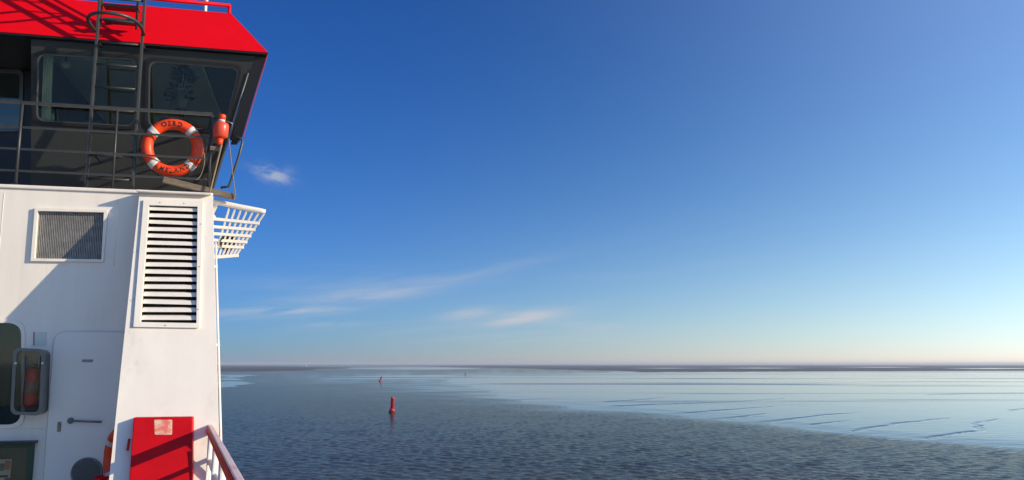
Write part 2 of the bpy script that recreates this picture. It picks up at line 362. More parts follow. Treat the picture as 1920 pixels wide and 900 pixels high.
def sea_material():
    m = bpy.data.materials.new('rippled tidal water'); m.use_nodes = True; t = m.node_tree; b = t.nodes['Principled BSDF']
    b.inputs['Base Color'].default_value = (0.050, 0.055, 0.052, 1); b.inputs['Roughness'].default_value = 0.08; b.inputs['IOR'].default_value = 1.22
    g = gnode(t, 'ShaderNodeNewGeometry')
    def nz(scale, detail, rough, sx, sy, rot, dist=0.0):
        mp = gnode(t, 'ShaderNodeMapping'); mp.inputs['Scale'].default_value = (sx, sy, 1); mp.inputs['Rotation'].default_value = (0, 0, rot)
        t.links.new(g.outputs['Position'], mp.inputs[0]); n = gnode(t, 'ShaderNodeTexNoise')
        n.inputs['Scale'].default_value = scale; n.inputs['Detail'].default_value = detail; n.inputs['Roughness'].default_value = rough; n.inputs['Distortion'].default_value = dist
        t.links.new(mp.outputs[0], n.inputs['Vector']); return n.outputs[0]
    big = nz(0.012, 4, 0.6, 0.6, 1.4, 0.2)          # wind patches
    w1 = nz(0.50, 3, 0.6, 1.0, 1.3, -0.35, 0.4); w2 = nz(1.7, 2, 0.55, 1.0, 1.1, 0.3, 0.3)
    ad = gnode(t, 'ShaderNodeMath', operation='MULTIPLY_ADD'); t.links.new(w2, ad.inputs[0]); ad.inputs[1].default_value = 0.40; t.links.new(w1, ad.inputs[2])
    mr = gnode(t, 'ShaderNodeMapRange'); mr.inputs[1].default_value = 0.3; mr.inputs[2].default_value = 0.7; mr.inputs[3].default_value = 0.45; mr.inputs[4].default_value = 1.0
    t.links.new(big, mr.inputs[0])
    bp = gnode(t, 'ShaderNodeBump'); bp.inputs['Distance'].default_value = 0.13
    atn = gnode(t, 'ShaderNodeAttribute', attribute_name='calm')
    cm_ = gnode(t, 'ShaderNodeMath', operation='MULTIPLY_ADD'); t.links.new(atn.outputs['Fac'], cm_.inputs[0]); cm_.inputs[1].default_value = -0.9; cm_.inputs[2].default_value = 1.0
    ms_ = gnode(t, 'ShaderNodeMath', operation='MULTIPLY'); t.links.new(cm_.outputs[0], ms_.inputs[0]); t.links.new(mr.outputs[0], ms_.inputs[1])
    t.links.new(ms_.outputs[0], bp.inputs['Strength']); t.links.new(ad.outputs[0], bp.inputs['Height'])
    cr = gnode(t, 'ShaderNodeValToRGB'); cr.color_ramp.elements[0].color = (0.036, 0.038, 0.042, 1); cr.color_ramp.elements[1].color = (0.080, 0.068, 0.056, 1)
    cr.color_ramp.elements[0].position = 0.35; cr.color_ramp.elements[1].position = 0.65
    t.links.new(nz(0.02, 5, 0.65, 0.5, 1.2, 0.1), cr.inputs[0])
    t.nodes.remove(b)                                # silty water: murky body under a reflecting, slightly dulled surface
    df = gnode(t, 'ShaderNodeBsdfDiffuse'); gl = gnode(t, 'ShaderNodeBsdfGlossy'); fr = gnode(t, 'ShaderNodeFresnel'); mxs = gnode(t, 'ShaderNodeMixShader')
    mg = gnode(t, 'ShaderNodeMix', data_type='RGBA'); t.links.new(atn.outputs['Fac'], mg.inputs[0]); mg.inputs[6].default_value = (0.59, 0.55, 0.49, 1); mg.inputs[7].default_value = (0.86, 0.88, 0.88, 1); t.links.new(mg.outputs[2], gl.inputs['Color']); gl.inputs['Roughness'].default_value = 0.09; fr.inputs['IOR'].default_value = 1.31
    t.links.new(cr.outputs[0], df.inputs['Color'])
    for nd in (df, gl, fr): t.links.new(bp.outputs[0], nd.inputs['Normal'])
    t.links.new(fr.outputs[0], mxs.inputs[0]); t.links.new(df.outputs[0], mxs.inputs[1]); t.links.new(gl.outputs[0], mxs.inputs[2])
    t.links.new(mxs.outputs[0], t.nodes['Material Output'].inputs['Surface'])
    return m
def mud_material():
    m = bpy.data.materials.new('wet mud with a film of water'); m.use_nodes = True; t = m.node_tree; b = t.nodes['Principled BSDF']
    g = gnode(t, 'ShaderNodeNewGeometry'); b.inputs['IOR'].default_value = 1.16
    def nz(scale, detail, rough, sx, sy, rot):
        mp = gnode(t, 'ShaderNodeMapping'); mp.inputs['Scale'].default_value = (sx, sy, 1); mp.inputs['Rotation'].default_value = (0, 0, rot)
        t.links.new(g.outputs['Position'], mp.inputs[0]); n = gnode(t, 'ShaderNodeTexNoise')
        n.inputs['Scale'].default_value = scale; n.inputs['Detail'].default_value = detail; n.inputs['Roughness'].default_value = rough
        t.links.new(mp.outputs[0], n.inputs['Vector']); return n.outputs[0]
    band = nz(0.010, 4, 0.55, 0.35, 1.6, 0.12)
    fine = nz(0.35, 4, 0.6, 0.7, 1.2, 0.2)
    cr = gnode(t, 'ShaderNodeValToRGB'); cr.color_ramp.elements[0].color = (0.040, 0.050, 0.056, 1); cr.color_ramp.elements[1].color = (0.078, 0.086, 0.090, 1)
    t.links.new(fine, cr.inputs[0]); t.links.new(cr.outputs[0], b.inputs['Base Color'])
    r = gnode(t, 'ShaderNodeMapRange', interpolation_type='SMOOTHSTEP'); r.inputs[1].default_value = 0.50; r.inputs[2].default_value = 0.68; r.inputs[3].default_value = 0.04; r.inputs[4].default_value = 0.20
    t.links.new(band, r.inputs[0]); t.links.new(r.outputs[0], b.inputs['Roughness'])
    st = gnode(t, 'ShaderNodeMapRange', interpolation_type='SMOOTHSTEP'); st.inputs[1].default_value = 0.50; st.inputs[2].default_value = 0.66; st.inputs[3].default_value = 0.28; st.inputs[4].default_value = 0.55
    t.links.new(band, st.inputs[0])
    bp = gnode(t, 'ShaderNodeBump'); bp.inputs['Distance'].default_value = 0.15; t.links.new(st.outputs[0], bp.inputs['Strength'])
    t.links.new(fine, bp.inputs['Height']); t.links.new(bp.outputs[0], b.inputs['Normal'])
    return m
SEA = sea_material(); MUD = mud_material()
BANK = mat('damp sand', (0.066, 0.071, 0.078), 0.75, var=0.45, vscale=0.004, stretch=(1, 3, 1))

def raw_obj(name, verts, faces, m, kind, smooth_=False):
    me = bpy.data.meshes.new(name); me.from_pydata(verts, [], faces); me.update(); me.materials.append(m)
    if smooth_: me.polygons.foreach_set('use_smooth', [True] * len(me.polygons))
    o = bpy.data.objects.new(name, me); COL.objects.link(o); return set_tags(o, kind=kind)
def sdf(P, poly):
    """signed distance (positive inside) of points P (n,2) to a polygon"""
    d = np.full(len(P), 1e18); inside = np.zeros(len(P), bool); n = len(poly)
    for i in range(n):
        a, b = poly[i], poly[(i + 1) % n]; e = b - a; w = P - a
        t = np.clip((w @ e) / (e @ e), 0, 1); d = np.minimum(d, ((w - t[:, None] * e) ** 2).sum(1))
        c = (a[1] <= P[:, 1]) != (b[1] <= P[:, 1])
        with np.errstate(divide='ignore', invalid='ignore'):
            xi = a[0] + (P[:, 1] - a[1]) / (b[1] - a[1]) * (b[0] - a[0])
        inside ^= c & (P[:, 0] < xi)
    d = np.sqrt(d); return np.where(inside, d, -d)
def xy(pts): return [np.array(gpt(*p)[:2]) for p in pts]
flat = xy([(838, 712), (870, 705), (960, 701), (1160, 699), (1500, 698), (1920, 696), (2600, 696), (3300, 700), (3300, 960), (2300, 874), (1920, 840), (1700, 821), (1540, 806),
           (1440, 795), (1260, 779), (1160, 770), (1033, 757), (934, 745), (880, 728)])
# one polar sheet: real small waves in the channel near the ship, flat and coarser beyond
fine_r = 58.0 * (460.0 / 58.0) ** (np.arange(520) / 519)
sea_r = np.concatenate([[0.5, 20, 45], fine_r, [520, 700, 1100, 2000, 4000, 8000, 14000, 24000]])
fine_a = np.linspace(-34, 46, 900)
sea_a = np.radians(np.concatenate([fine_a, np.arange(50, 360 - 36, 6.0)]))
X = np.outer(sea_r, np.sin(sea_a)); Y = np.outer(sea_r, np.cos(sea_a)); Z = np.zeros_like(X)
rng = np.random.default_rng(11)
rg = sea_r[:, None]; cell = np.maximum(rg * 0.0041, rg * math.radians(80 / 899))
wind = 0.30 * np.sin(X * 0.021 + 1.1 * np.sin(Y * 0.013)) + 0.25 * np.sin(Y * 0.017 - X * 0.008 + 2.0) + 0.2 * np.sin(X * 0.06 + Y * 0.045 + 4.0)
patch = np.clip(0.85 + 0.7 * wind, 0.35, 1.4)
edge = np.clip((rg - 58) / 12, 0, 1) * np.clip((460 - rg) / 60, 0, 1)
am = np.degrees(sea_a)[None, :]; edge = edge * np.clip((46 - am) / 2, 0, 1) * np.clip((am + 34) / 2, 0, 1) * (am < 46.01)
for i in range(80):
    lam = 0.45 * (2.4 / 0.45) ** rng.random(); th = rng.normal(0.35, 0.7); k_ = 2 * math.pi / lam; ph = rng.random() * 6.28
    slope = 0.021
    Z += slope / k_ * np.sin(k_ * (X * math.sin(th) + Y * math.cos(th)) + ph) * np.exp(-(1.25 * cell / lam) ** 2)
# sheltered, calmer water over the shallows along the flat
PF = np.stack([X.ravel(), Y.ravel()], 1); sd0 = sdf(PF, flat).reshape(X.shape)
wid = np.clip(rg ** 2 / 16000 * 3.6, 2.5, 150)
jit = np.sin(X * 0.11 + 2 * np.sin(Y * 0.05)) + np.sin(Y * 0.17 - X * 0.07 + 1.3) + 0.7 * np.sin(X * 0.31 + Y * 0.23) + 0.6 * np.sin(X * 0.045 - Y * 0.028 + 0.6)
calm = np.clip(np.exp(-np.maximum(0, -(sd0 + wid * 0.28 * jit)) / wid), 0, 1); calm[:3] = 0
Z *= patch * edge * (1 - 0.75 * calm)
nr, nc = X.shape
ii = np.arange((nr - 1) * nc).reshape(nr - 1, nc); jj = np.roll(ii, -1, 1)
quads = np.stack([ii, ii + nc, jj + nc, jj], -1).reshape(-1, 4)[:, ::-1]
me = bpy.data.meshes.new('sea'); me.vertices.add(nr * nc); me.vertices.foreach_set('co', np.stack([X, Y, Z], -1).astype(np.float32).ravel())
me.loops.add(quads.size); me.loops.foreach_set('vertex_index', quads.astype(np.int32).ravel())
me.polygons.add(len(quads)); me.polygons.foreach_set('loop_start', np.arange(0, quads.size, 4, dtype=np.int32))
me.update(calc_edges=True); me.validate(); me.polygons.foreach_set('use_smooth', np.ones(len(me.polygons), bool)); me.materials.append(SEA)
at = me.attributes.new('calm', 'FLOAT', 'POINT'); at.data.foreach_set('value', calm.astype(np.float32).ravel())
so = bpy.data.objects.new('sea', me); COL.objects.link(so); so['kind'] = 'structure'

def line_dist(P, line):
    d = np.full(len(P), 1e18); tt = np.zeros(len(P)); n = len(line) - 1
    for i, (a, b) in enumerate(zip(line[:-1], line[1:])):
        e = b - a; w = P - a; t = np.clip((w @ e) / (e @ e), 0, 1); q = ((w - t[:, None] * e) ** 2).sum(1)
        tt = np.where(q < d, (i + t) / n, tt); d = np.minimum(d, q)
    return np.sqrt(d), tt
def fbm(P, scale, oct_=5, seed=0.0):
    return np.array([mnoise.fractal(Vector((x * scale, y * scale, seed)), 0.9, 2.1, oct_) for x, y in P])
def terrain(name, m, r0, r1, rows, a0, a1, cols, hfun, kind='structure'):
    rr = r0 * (r1 / r0) ** (np.arange(rows) / (rows - 1)); aa = np.radians(np.linspace(a0, a1, cols))
    P = np.stack([np.outer(rr, np.sin(aa)).ravel(), np.outer(rr, np.cos(aa)).ravel()], 1)
    h = hfun(P).reshape(rows, cols); keep = h > -0.10
    q = keep[:-1, :-1] | keep[1:, :-1] | keep[:-1, 1:] | keep[1:, 1:]
    idx = -np.ones(rows * cols, int); fs = []; vs_ = []
    hf = h.ravel()
    def vid(i):
        if idx[i] < 0: idx[i] = len(vs_); vs_.append((P[i, 0], P[i, 1], hf[i]))
        return idx[i]
    for i, j in zip(*np.nonzero(q)):
        k = i * cols + j; fs.append((vid(k), vid(k + 1), vid(k + cols + 1), vid(k + cols)))
    return raw_obj(name, vs_, fs, m, kind, True)

gullies = [xy(g) for g in (
    [(1140, 754), (1200, 750), (1250, 746)], [(1150, 762), (1230, 759), (1300, 757), (1390, 753), (1470, 748)],
    [(1255, 778), (1300, 774), (1360, 769), (1410, 766), (1455, 763)], [(1350, 786), (1400, 781), (1440, 777)],
    [(1420, 794), (1480, 787), (1530, 780), (1570, 777), (1620, 775)], [(1600, 809), (1650, 800), (1700, 792), (1740, 788), (1790, 785)],
    [(1740, 823), (1800, 813), (1830, 809), (1841, 804), (1838, 799), (1826, 796), (1850, 791), (1876, 787)], [(1520, 797), (1560, 792), (1590, 790)],
    [(1890, 770), (1940, 765)], [(1740, 741), (1850, 738), (1960, 737)])]
widths = [0.6, 0.7, 0.5, 0.45, 0.5, 0.4, 0.32, 0.3, 0.35, 0.6]
def flat_h(P):
    dist = np.hypot(P[:, 0], P[:, 1])
    s = sdf(P, flat) + (fbm(P, 0.02, 6, 3.1) * 9 + fbm(P, 0.16, 4, 5.5) * 3.5 + fbm(P, 0.5, 3, 9.1) * 2.0) * np.clip(dist / 260, 0.3, 2.6)
    h = np.clip(s * 0.011, -0.3, 0.10) + np.clip(s, 0, 1) * 0.012 * fbm(P, 0.03, 4, 8.2)
    h = np.where(s > 9, np.maximum(h, 0.06), h)
    for ln, w in zip(gullies, widths):
        d, tp = line_dist(P + 1.1 * np.stack([fbm(P, 0.12, 3, 1.7), fbm(P, 0.12, 3, 6.3)], 1), ln)
        w = w * (1.25 - 0.85 * tp) * (1 + 0.5 * fbm(P, 0.09, 2, 11.3)); h = h - (0.22 - 0.09 * tp) * np.exp(-(d / np.maximum(w, 0.15)) ** 2)
    return h
terrain('mudflat', MUD, 78, 1150, 420, -8, 52, 460, flat_h)
strips = [xy(p) for p in (
    [(590, 708), (660, 706), (740, 704), (830, 703), (880, 706), (800, 710), (700, 711)],
    [(400, 703), (440, 703), (468, 705), (462, 715), (440, 722), (418, 735), (398, 738)],
    [(640, 690), (760, 688), (860, 689), (900, 692), (780, 693), (700, 693)],
)]
def strip_h(P):
    dist = np.hypot(P[:, 0], P[:, 1]); s = np.max([sdf(P, q) for q in strips], 0)
    s = s + (fbm(P, 0.008, 5, 2.2) * 16 + fbm(P, 0.06, 3, 4.5) * 5) * np.clip(dist / 500, 0.3, 3)
    return np.clip(s * 0.004, -0.3, 0.04)
terrain('mudflat', MUD, 270, 2700, 170, -24, -1, 200, strip_h)
banks = [xy(p) for p in (
    [(150, 697.5), (410, 697.5), (560, 696.5), (640, 693.5), (660, 690.5), (600, 688), (410, 686.5), (150, 686)],
    [(960, 690), (1100, 695), (1180, 698.2), (1400, 697), (1700, 696), (2100, 694), (2900, 692), (2900, 684.8), (1900, 684.8), (1300, 684.6), (1000, 684.8), (800, 685.2), (830, 687)],
)]
pools = [xy(p) for p in ([(1180, 690.4), (1245, 689.6), (1320, 690.4), (1250, 691.2)], [(1330, 690.2), (1420, 689.4), (1520, 690.2), (1420, 691.0)], [(1560, 688.6), (1650, 687.9), (1740, 688.6), (1650, 689.3)],
                         [(1760, 691), (1850, 690), (2000, 690.6), (1860, 692)])]
def bank_h(P):
    dist = np.hypot(P[:, 0], P[:, 1]); s = np.max([sdf(P, q) for q in banks], 0)
    s = s + fbm(P, 0.0022, 5, 7.7) * 90 * np.clip(dist / 1500, 0.3, 3) + fbm(P, 0.012, 4, 7.7) * 14
    h = np.clip(s * 0.003, -0.3, 0.45)
    for q in pools: h = h - 0.8 * np.clip((sdf(P, q) + 60) / 120, 0, 1)
    return h
terrain('sandbank', BANK, 800, 12000, 200, -38, 52, 320, bank_h)

def pool_h(P):
    s_p = np.max([sdf(P, q) for q in pools], 0); return np.clip((s_p + fbm(P, 0.004, 3, 1.1) * 30) * 0.002 + 0.02, -0.3, 0.03)
terrain('mudflat', MUD, 1300, 4200, 150, -5, 40, 240, pool_h)

# ------------------------------------------------------------------ ship: deck and white deckhouse
uR = L(399, 374).x                                   # outboard corner at the top of the bulkhead
side_u = lambda v: uR + 0.02 - FLARE * v            # the ship's side line
deck_mb = MB().prism([(side_u(-16) + 0.15, -16, 0), (side_u(0) + 0.15, 0, 0), (side_u(14) + 0.15, 14, 0), (-14, 14, 0), (-14, -16, 0)], (0, 0, -0.12))
dk = single('deck', deck_mb, DECKM, None, None, (0, 0, 0)); dk['kind'] = 'structure'

dh = thing('ferry_deckhouse', 'white painted steel ferry deckhouse with louvred sloping casing and rounded door', 'deckhouse', (-4, 0, 0))
uL = -11.0
# bulkhead with openings
p0, p1 = L(-95, 604), L(42, 605); p2, p3 = L(41, 797), L(-98, 797)
win_low = rounded([uz(p3), uz(p2), uz(p1), uz(p0)], 0.15)
g0, g1, g2, g3 = L(72, 396), L(196, 399), L(191, 487), L(66, 485)
grille_hole = [uz(g3), uz(g2), uz(g1), uz(g0)]
dtl = L(104, 622); dbl_u = dtl.x; dtr_u = dbl_u + 0.86; dz = dtl.z
door_o = rounded([(dbl_u, 0.12), (dtr_u, 0.12), (dtr_u, dz), (dbl_u, dz)], [0.0, 0.0, 0.13, 0.13])
part('bulkhead', plate([(uL, 0.0), (uR - 0.02, 0.0), (uR - 0.02, Z_TOP), (uL, Z_TOP)], [win_low, grille_hole], vw, 0.05), WHITE, dh)
part('side_wall', MB().prism([(uR - 0.02, 0.051, 0.0), (uR - 0.02, 0.051, Z_TOP), (side_u(7) - 0.02, 7, Z_TOP), (side_u(7) - 0.02, 7, 0)], (-0.06, 0, 0)), WHITE, dh)
part('top_deck', MB().prism([(uL, 0.06, Z_TOP - 0.06), (uR - 0.09, 0.06, Z_TOP - 0.06), (side_u(7) - 0.09, 7, Z_TOP - 0.06), (uL, 7, Z_TOP - 0.06)], (0, 0, 0.05)), DECKM, dh)
part('coaming', MB().box((uL, -0.03, Z_TOP + 0.002), (uR - 0.0, 0.09, Z_TOP + 0.045)), WHITE, dh, bevel=0.012)
part('interior_lining', MB().box((uL, 0.9, 0.0), (uR - 0.4, 0.95, Z_TOP - 0.1)), SEAT, dh)
# hull below
hull_mb = MB().prism([(side_u(-40) + 0.1, -40, -0.13), (side_u(0) + 0.1, 0, -0.13), (side_u(20) + 0.1, 20, -0.13), (-13, 20, -0.13), (-13, -40, -0.13)], (0, 0, -DECK - 0.6))
part('hull', hull_mb, HULLM, dh)

# sloping casing at the outboard corner
ctl, ctr = pil(261, 368), pil(399, 374)
cbl, cbr = pil(205, 895), pil(412, 895)
def casing_u(a, b, z): t = (z - a.z) / (b.z - a.z); return a.x + (b.x - a.x) * t
czt = Z_TOP - 0.012
cl = lambda z: casing_u(ctl, cbl, z)
crr = lambda z: casing_u(ctr, cbr, z)
lo0, lo1, lo2, lo3 = pil(280, 385), pil(371, 388), pil(369, 606), pil(264, 604)
casing_front = [(cl(0.0), 0.0), (crr(0.0), 0.0), (crr(czt), czt), (cl(czt), czt)]
louv_hole = [uz(lo3), uz(lo2), uz(lo1), uz(lo0)]
cs = part('casing', plate(casing_front, [louv_hole], vp, 0.03), WHITE, dh)
sidepoly = lambda uf: [(uf(0), vp(0, 0) + 0.031, 0), (uf(czt), vp(0, czt) + 0.031, czt), (uf(czt), -0.002, czt), (uf(0), -0.002, 0)]
part('casing_side', MB().prism(sidepoly(lambda z: cl(z) + 0.001), (0.02, 0, 0)), WHITE, dh)
rs = [(crr(0) - 0.001, vp(0, 0) + 0.031, 0), (crr(czt) - 0.001, vp(0, czt) + 0.031, czt), (uR - 0.03, -0.002, czt), (uR - 0.03, -0.002, 0)]
part('casing_side', MB().prism(rs, (-0.02, 0, 0)), WHITE, dh)
part('louvre_shade_sheet', MB().prism([(p.x, vp(0, p.z) + 0.16, p.z) for p in (pil(258, 372), pil(376, 376), pil(375, 620), pil(244, 618))], (0, 0.02, 0)), BLACK, dh)  # black sheet painted in for the shade inside the closed casing
part('casing_cap', MB().prism([(cl(czt) - 0.02, vp(0, czt) - 0.10, czt + 0.001), (crr(czt) - 0.01, vp(0, czt) - 0.09, czt + 0.001), (uR - 0.03, -0.032, czt + 0.001), (cl(czt) - 0.02, -0.032, czt + 0.001)], (0, 0, 0.022)), WHITE, dh, bevel=0.005)
# louvre: frame, sixteen slats
lv = part('louvre_frame', plate([uz(pil(251, 613)), uz(pil(374, 615)), uz(pil(381, 377)), uz(pil(270, 375))], [louv_hole], lambda u, z: vp(u, z) - 0.028, 0.026), WHITE, dh, bevel=0.008)
NS = 16
for i in range(NS):
    t0 = (i + 0.42) / NS
    za = lo0.z + (lo3.z - lo0.z) * t0
    ul = lo0.x + (lo3.x - lo0.x) * t0 + 0.004; ur = lo1.x + (lo2.x - lo1.x) * t0 - 0.004
    vo = vp(0, za); j = random.uniform(-0.004, 0.004)
    pitch = (lo0.z - lo3.z) / NS; hl_ = pitch * 0.26
    a = Vector((ul, vp(0, za - hl_) + 0.008, za - hl_ + j)); b = Vector((ur, vp(0, za - hl_) + 0.008, za - hl_ - j))
    c = Vector((ur, vp(0, za + hl_) + 0.016, za + hl_ - j)); d = Vector((ul, vp(0, za + hl_) + 0.016, za + hl_ + j)); n = Vector((0, 0.006, 0))
    e1 = Vector((0, 0.05, 0.012)); e2 = Vector((0, 0.05, 0.006)); c2, d2 = c + n, d + n
    part('slat', MB().hexa([a, b, c, d], [a + n, b + n, c + n, d + n]).hexa([d2 - Vector((0, 0, 0.006)), c2 - Vector((0, 0, 0.006)), c2, d2], [d2 + e2, c2 + e2, c2 + e1, d2 + e1]), WHITE2, lv)
# drain pipe down the corner
part('drain_pipe', MB().tube([Vector((crr(z) + 0.016, vp(0, z) + 0.05, z)) for z in np.linspace(0.1, 3.1, 12)], 0.011), WHITE2, dh)
for zz in (0.9, 1.9, 2.8):
    part('pipe_clip', MB().box((crr(zz) - 0.004, vp(0, zz) + 0.036, zz - 0.012), (crr(zz) + 0.030, vp(0, zz) + 0.064, zz + 0.012)), WHITE2, dh)

# air grille
gr = part('grille_frame', plate([uz(L(59, 490)), uz(L(195, 492)), uz(L(203, 395)), uz(L(67, 390))], [grille_hole], lambda u, z: -0.035, 0.033), WHITE, dh, bevel=0.006)
part('grille_backing', MB().box((g3.x - 0.05, 0.10, g3.z - 0.05), (g1.x + 0.05, 0.12, g0.z + 0.05)), BLACK, gr)
gm = MB(); NG = 38
for i in range(NG):
    t = (i + 0.5) / NG; xb = g3.x + (g2.x - g3.x) * t; xt = g0.x + (g1.x - g0.x) * t
    zb = g3.z + (g2.z - g3.z) * t + 0.004; zt = g0.z + (g1.z - g0.z) * t - 0.004
    N = 10; path = []
    for k in range(N + 1):
        q = k / N; path.append(Vector((xb + (xt - xb) * q + 0.0012 * math.sin(q * 26 + i * 2.1), 0.02, zb + (zt - zb) * q)))
    for a, b in zip(path[:-1], path[1:]):
        w = 0.0050; y = Vector((0.006, 0.035, 0))
        gm.hexa([a - Vector((w, 0, 0)), a + Vector((w, 0, 0)), b + Vector((w, 0, 0)), b - Vector((w, 0, 0))], [a - Vector((w, 0, 0)) + y, a + Vector((w, 0, 0)) + y, b + Vector((w, 0, 0)) + y, b - Vector((w, 0, 0)) + y])
part('grille_slats', gm, FILTER, gr, kind='stuff')

# low window of the passage
def ring_plate(outer, inner, v, th): return plate(outer, [inner], lambda u, z: v, th)
def grow(poly, d):
    cx = sum(p[0] for p in poly) / len(poly); cz = sum(p[1] for p in poly) / len(poly); o_ = []
    xs = [p[0] for p in poly]; zs = [p[1] for p in poly]; sx = (max(xs) - min(xs)) / 2; sz = (max(zs) - min(zs)) / 2
    return [(cx + (p[0] - cx) * (sx + d) / sx, cz + (p[1] - cz) * (sz + d) / sz) for p in poly]
wl = part('window', ring_plate(grow(win_low, 0.035), grow(win_low, -0.005), -0.022, 0.02), WHITE, dh, bevel=0.005)
part('pane', plate(grow(win_low, -0.003), [], lambda u, z: 0.03, 0.006), PASSAGE, wl)
# door
part('door_seal', plate(grow(door_o, 0.010), [], lambda u, z: -0.006, 0.004), COVER, dh)
dr = part('door', plate(door_o, [], lambda u, z: -0.035, 0.033), DOORW, dh, bevel=0.012)
part('hinge', MB().tube([(dtr_u - 0.005, -0.045, dz - 0.5), (dtr_u - 0.005, -0.045, dz - 0.36)], 0.012), STEEL, dr)
h0, h1 = L(131, 789, -0.07), L(188, 791, -0.07)
part('handle', MB().tube([h0 + Vector((0, 0.04, 0)), h0, h1, h1 + Vector((0, 0.04, 0))], 0.012).lathe(h0 + Vector((0, 0.036, 0)), [(0.035, 0), (0.035, 0.012), (0.018, 0.03)], (0, -1, 0)), STEEL, dr)
k0 = L(111, 800, -0.04)
part('lock', MB().box(k0 + Vector((-0.018, -0.008, -0.055)), k0 + Vector((0.018, 0.006, 0.055))).lathe(k0 + Vector((0, -0.007, 0.02)), [(0.012, 0), (0.012, 0.02)], (0, -1, 0), 12), BRASSY, dr, bevel=0.004)
n0 = L(164, 676.5, -0.04)
part('name_plate', MB().box(n0 + Vector((-0.058, -0.001, -0.016)), n0 + Vector((0.058, 0.006, 0.016))), STEEL, dr)
r0_ = L(163, 886, -0.04)
rv = part('round_vent', MB().lathe(r0_, [(0.168, -0.002), (0.168, 0.012), (0.155, 0.02), (0.15, 0.004)], (0, -1, 0), 40), STEEL, dr)
for i in range(11):
    zz = -0.135 + i * 0.027; w = math.sqrt(max(0.0, 0.148 ** 2 - zz ** 2))
    part('vent_slat', MB().hexa([r0_ + Vector((-w, -0.022, zz - 0.010)), r0_ + Vector((w, -0.022, zz - 0.010)), r0_ + Vector((w, -0.006, zz + 0.012)), r0_ + Vector((-w, -0.006, zz + 0.012))],
                               [r0_ + Vector((-w, -0.018, zz - 0.012)), r0_ + Vector((w, -0.018, zz - 0.012)), r0_ + Vector((w, -0.004, zz + 0.010)), r0_ + Vector((-w, -0.004, zz + 0.010))]), COVER, rv)
part('weld_seam', MB().tube([L(4, 800) + Vector((0, -0.001, -0.02)), L(84, 800) + Vector((0, -0.001, -0.02))], 0.003, 6), WHITE, dh)

for a, b in ((L(8, 362), L(8, 596)), (L(222, 372), L(222, 500))):
    part('weld_seam', MB().tube([Vector((a.x, -0.0005, a.z)), Vector((a.x, -0.0005, b.z))], 0.0035, 6), WHITE, dh)
for px_, py_ in ((262, 400), (258, 470), (253, 560), (376, 420), (374, 500), (371, 580), (310, 610), (345, 381), (300, 380)):
    q_ = pil(px_, py_, 0.0285); part('bolt', MB().lathe(q_, [(0.007, 0), (0.007, 0.004), (0.004, 0.006)], (0, -1, -0.4), 8), STEEL, lv)

# ------------------------------------------------------------------ wheelhouse
wh = thing('wheelhouse', 'charcoal ferry wheelhouse with outward leaning windows under a red roof', 'wheelhouse', (-5, 1.5, Z_TOP))
wl_b, wl_t = whl(58, 352), whl(59, 60)
wr_t, wr_b = whl(479, 100), whl(396, 368)
zt = Z_EAVE - 0.03
lu = wl_b.x
fl = (wr_t.x - wr_b.x) / (wr_t.z - wr_b.z)
wru = lambda z: wr_b.x + fl * (z - wr_b.z)
zb = Z_TOP - 0.02
wa = rounded([uz(whl(66, 229)), uz(whl(255, 240)), uz(whl(259, 109)), uz(whl(69, 99))], 0.11)
wb = rounded([uz(whl(276, 240)), uz(whl(423, 246)), uz(whl(451, 126)), uz(whl(278, 112))], 0.11)
part('front_wall', plate([(lu, zb), (wru(zb), zb), (wru(zt), zt), (lu, zt)], [wa, wb], vh, 0.05), DARK, wh)
for hole, nm in ((wa, 'a'), (wb, 'b')):
    fr = part('window', plate(grow(hole, 0.028), [grow(hole, -0.012)], lambda u, z: vh(u, z) - 0.022, 0.02), RUBBER, wh, bevel=0.006)
    part('trim', plate(grow(hole, -0.012), [grow(hole, -0.024)], lambda u, z: vh(u, z) - 0.012, 0.03), ALU, fr)
    part('pane', plate(grow(hole, -0.02), [], lambda u, z: vh(u, z) + 0.012, 0.006), GLASS, fr)
# recess to the left of the front wall with a door window, in the shade of the corner
vrec = 1.75
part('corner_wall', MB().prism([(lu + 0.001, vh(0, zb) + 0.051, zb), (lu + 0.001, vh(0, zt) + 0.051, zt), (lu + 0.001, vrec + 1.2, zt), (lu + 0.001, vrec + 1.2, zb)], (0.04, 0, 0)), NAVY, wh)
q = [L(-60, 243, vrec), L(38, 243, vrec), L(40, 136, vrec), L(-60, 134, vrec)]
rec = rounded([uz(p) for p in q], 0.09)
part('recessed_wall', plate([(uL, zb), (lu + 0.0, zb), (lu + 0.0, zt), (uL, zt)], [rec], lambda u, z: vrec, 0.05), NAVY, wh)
fr = part('window', plate(grow(rec, 0.035), [grow(rec, -0.01)], lambda u, z: vrec - 0.03, 0.028), ALU, wh, bevel=0.006)
part('pane', plate(grow(rec, -0.005), [], lambda u, z: vrec + 0.015, 0.006), GLASS, fr)
part('cabin_lining', MB().box((uL, 4.2, zb), (wru(zb) - 0.3, 4.25, zt)), INNER, wh)
part('cabin_floor', MB().box((uL, vrec + 0.06, zb + 0.02), (wru(zb) - 0.35, 4.2, zb + 0.05)), SEAT, wh)
zs = whl(300, 236).z
def side_quad(z0, z1, t0, t1):
    f = lambda z, t: (wru(z) - 0.02 - 0.60 * t, (vh(0, z) + 0.051) * (1 - t) + 4.2 * t, z)
    return [f(z0, t0), f(z1, t0), f(z1, t1), f(z0, t1)]
sw = part('side_wall', MB().prism(side_quad(zb, zs, 0, 1), (-0.04, 0, 0)), DARK, wh)
for t0, t1 in ((0, 0.06), (0.48, 0.54), (0.94, 1.0)): part('pillar', MB().prism(side_quad(zs, zt, t0, t1), (-0.04, 0, 0)), DARK, sw)
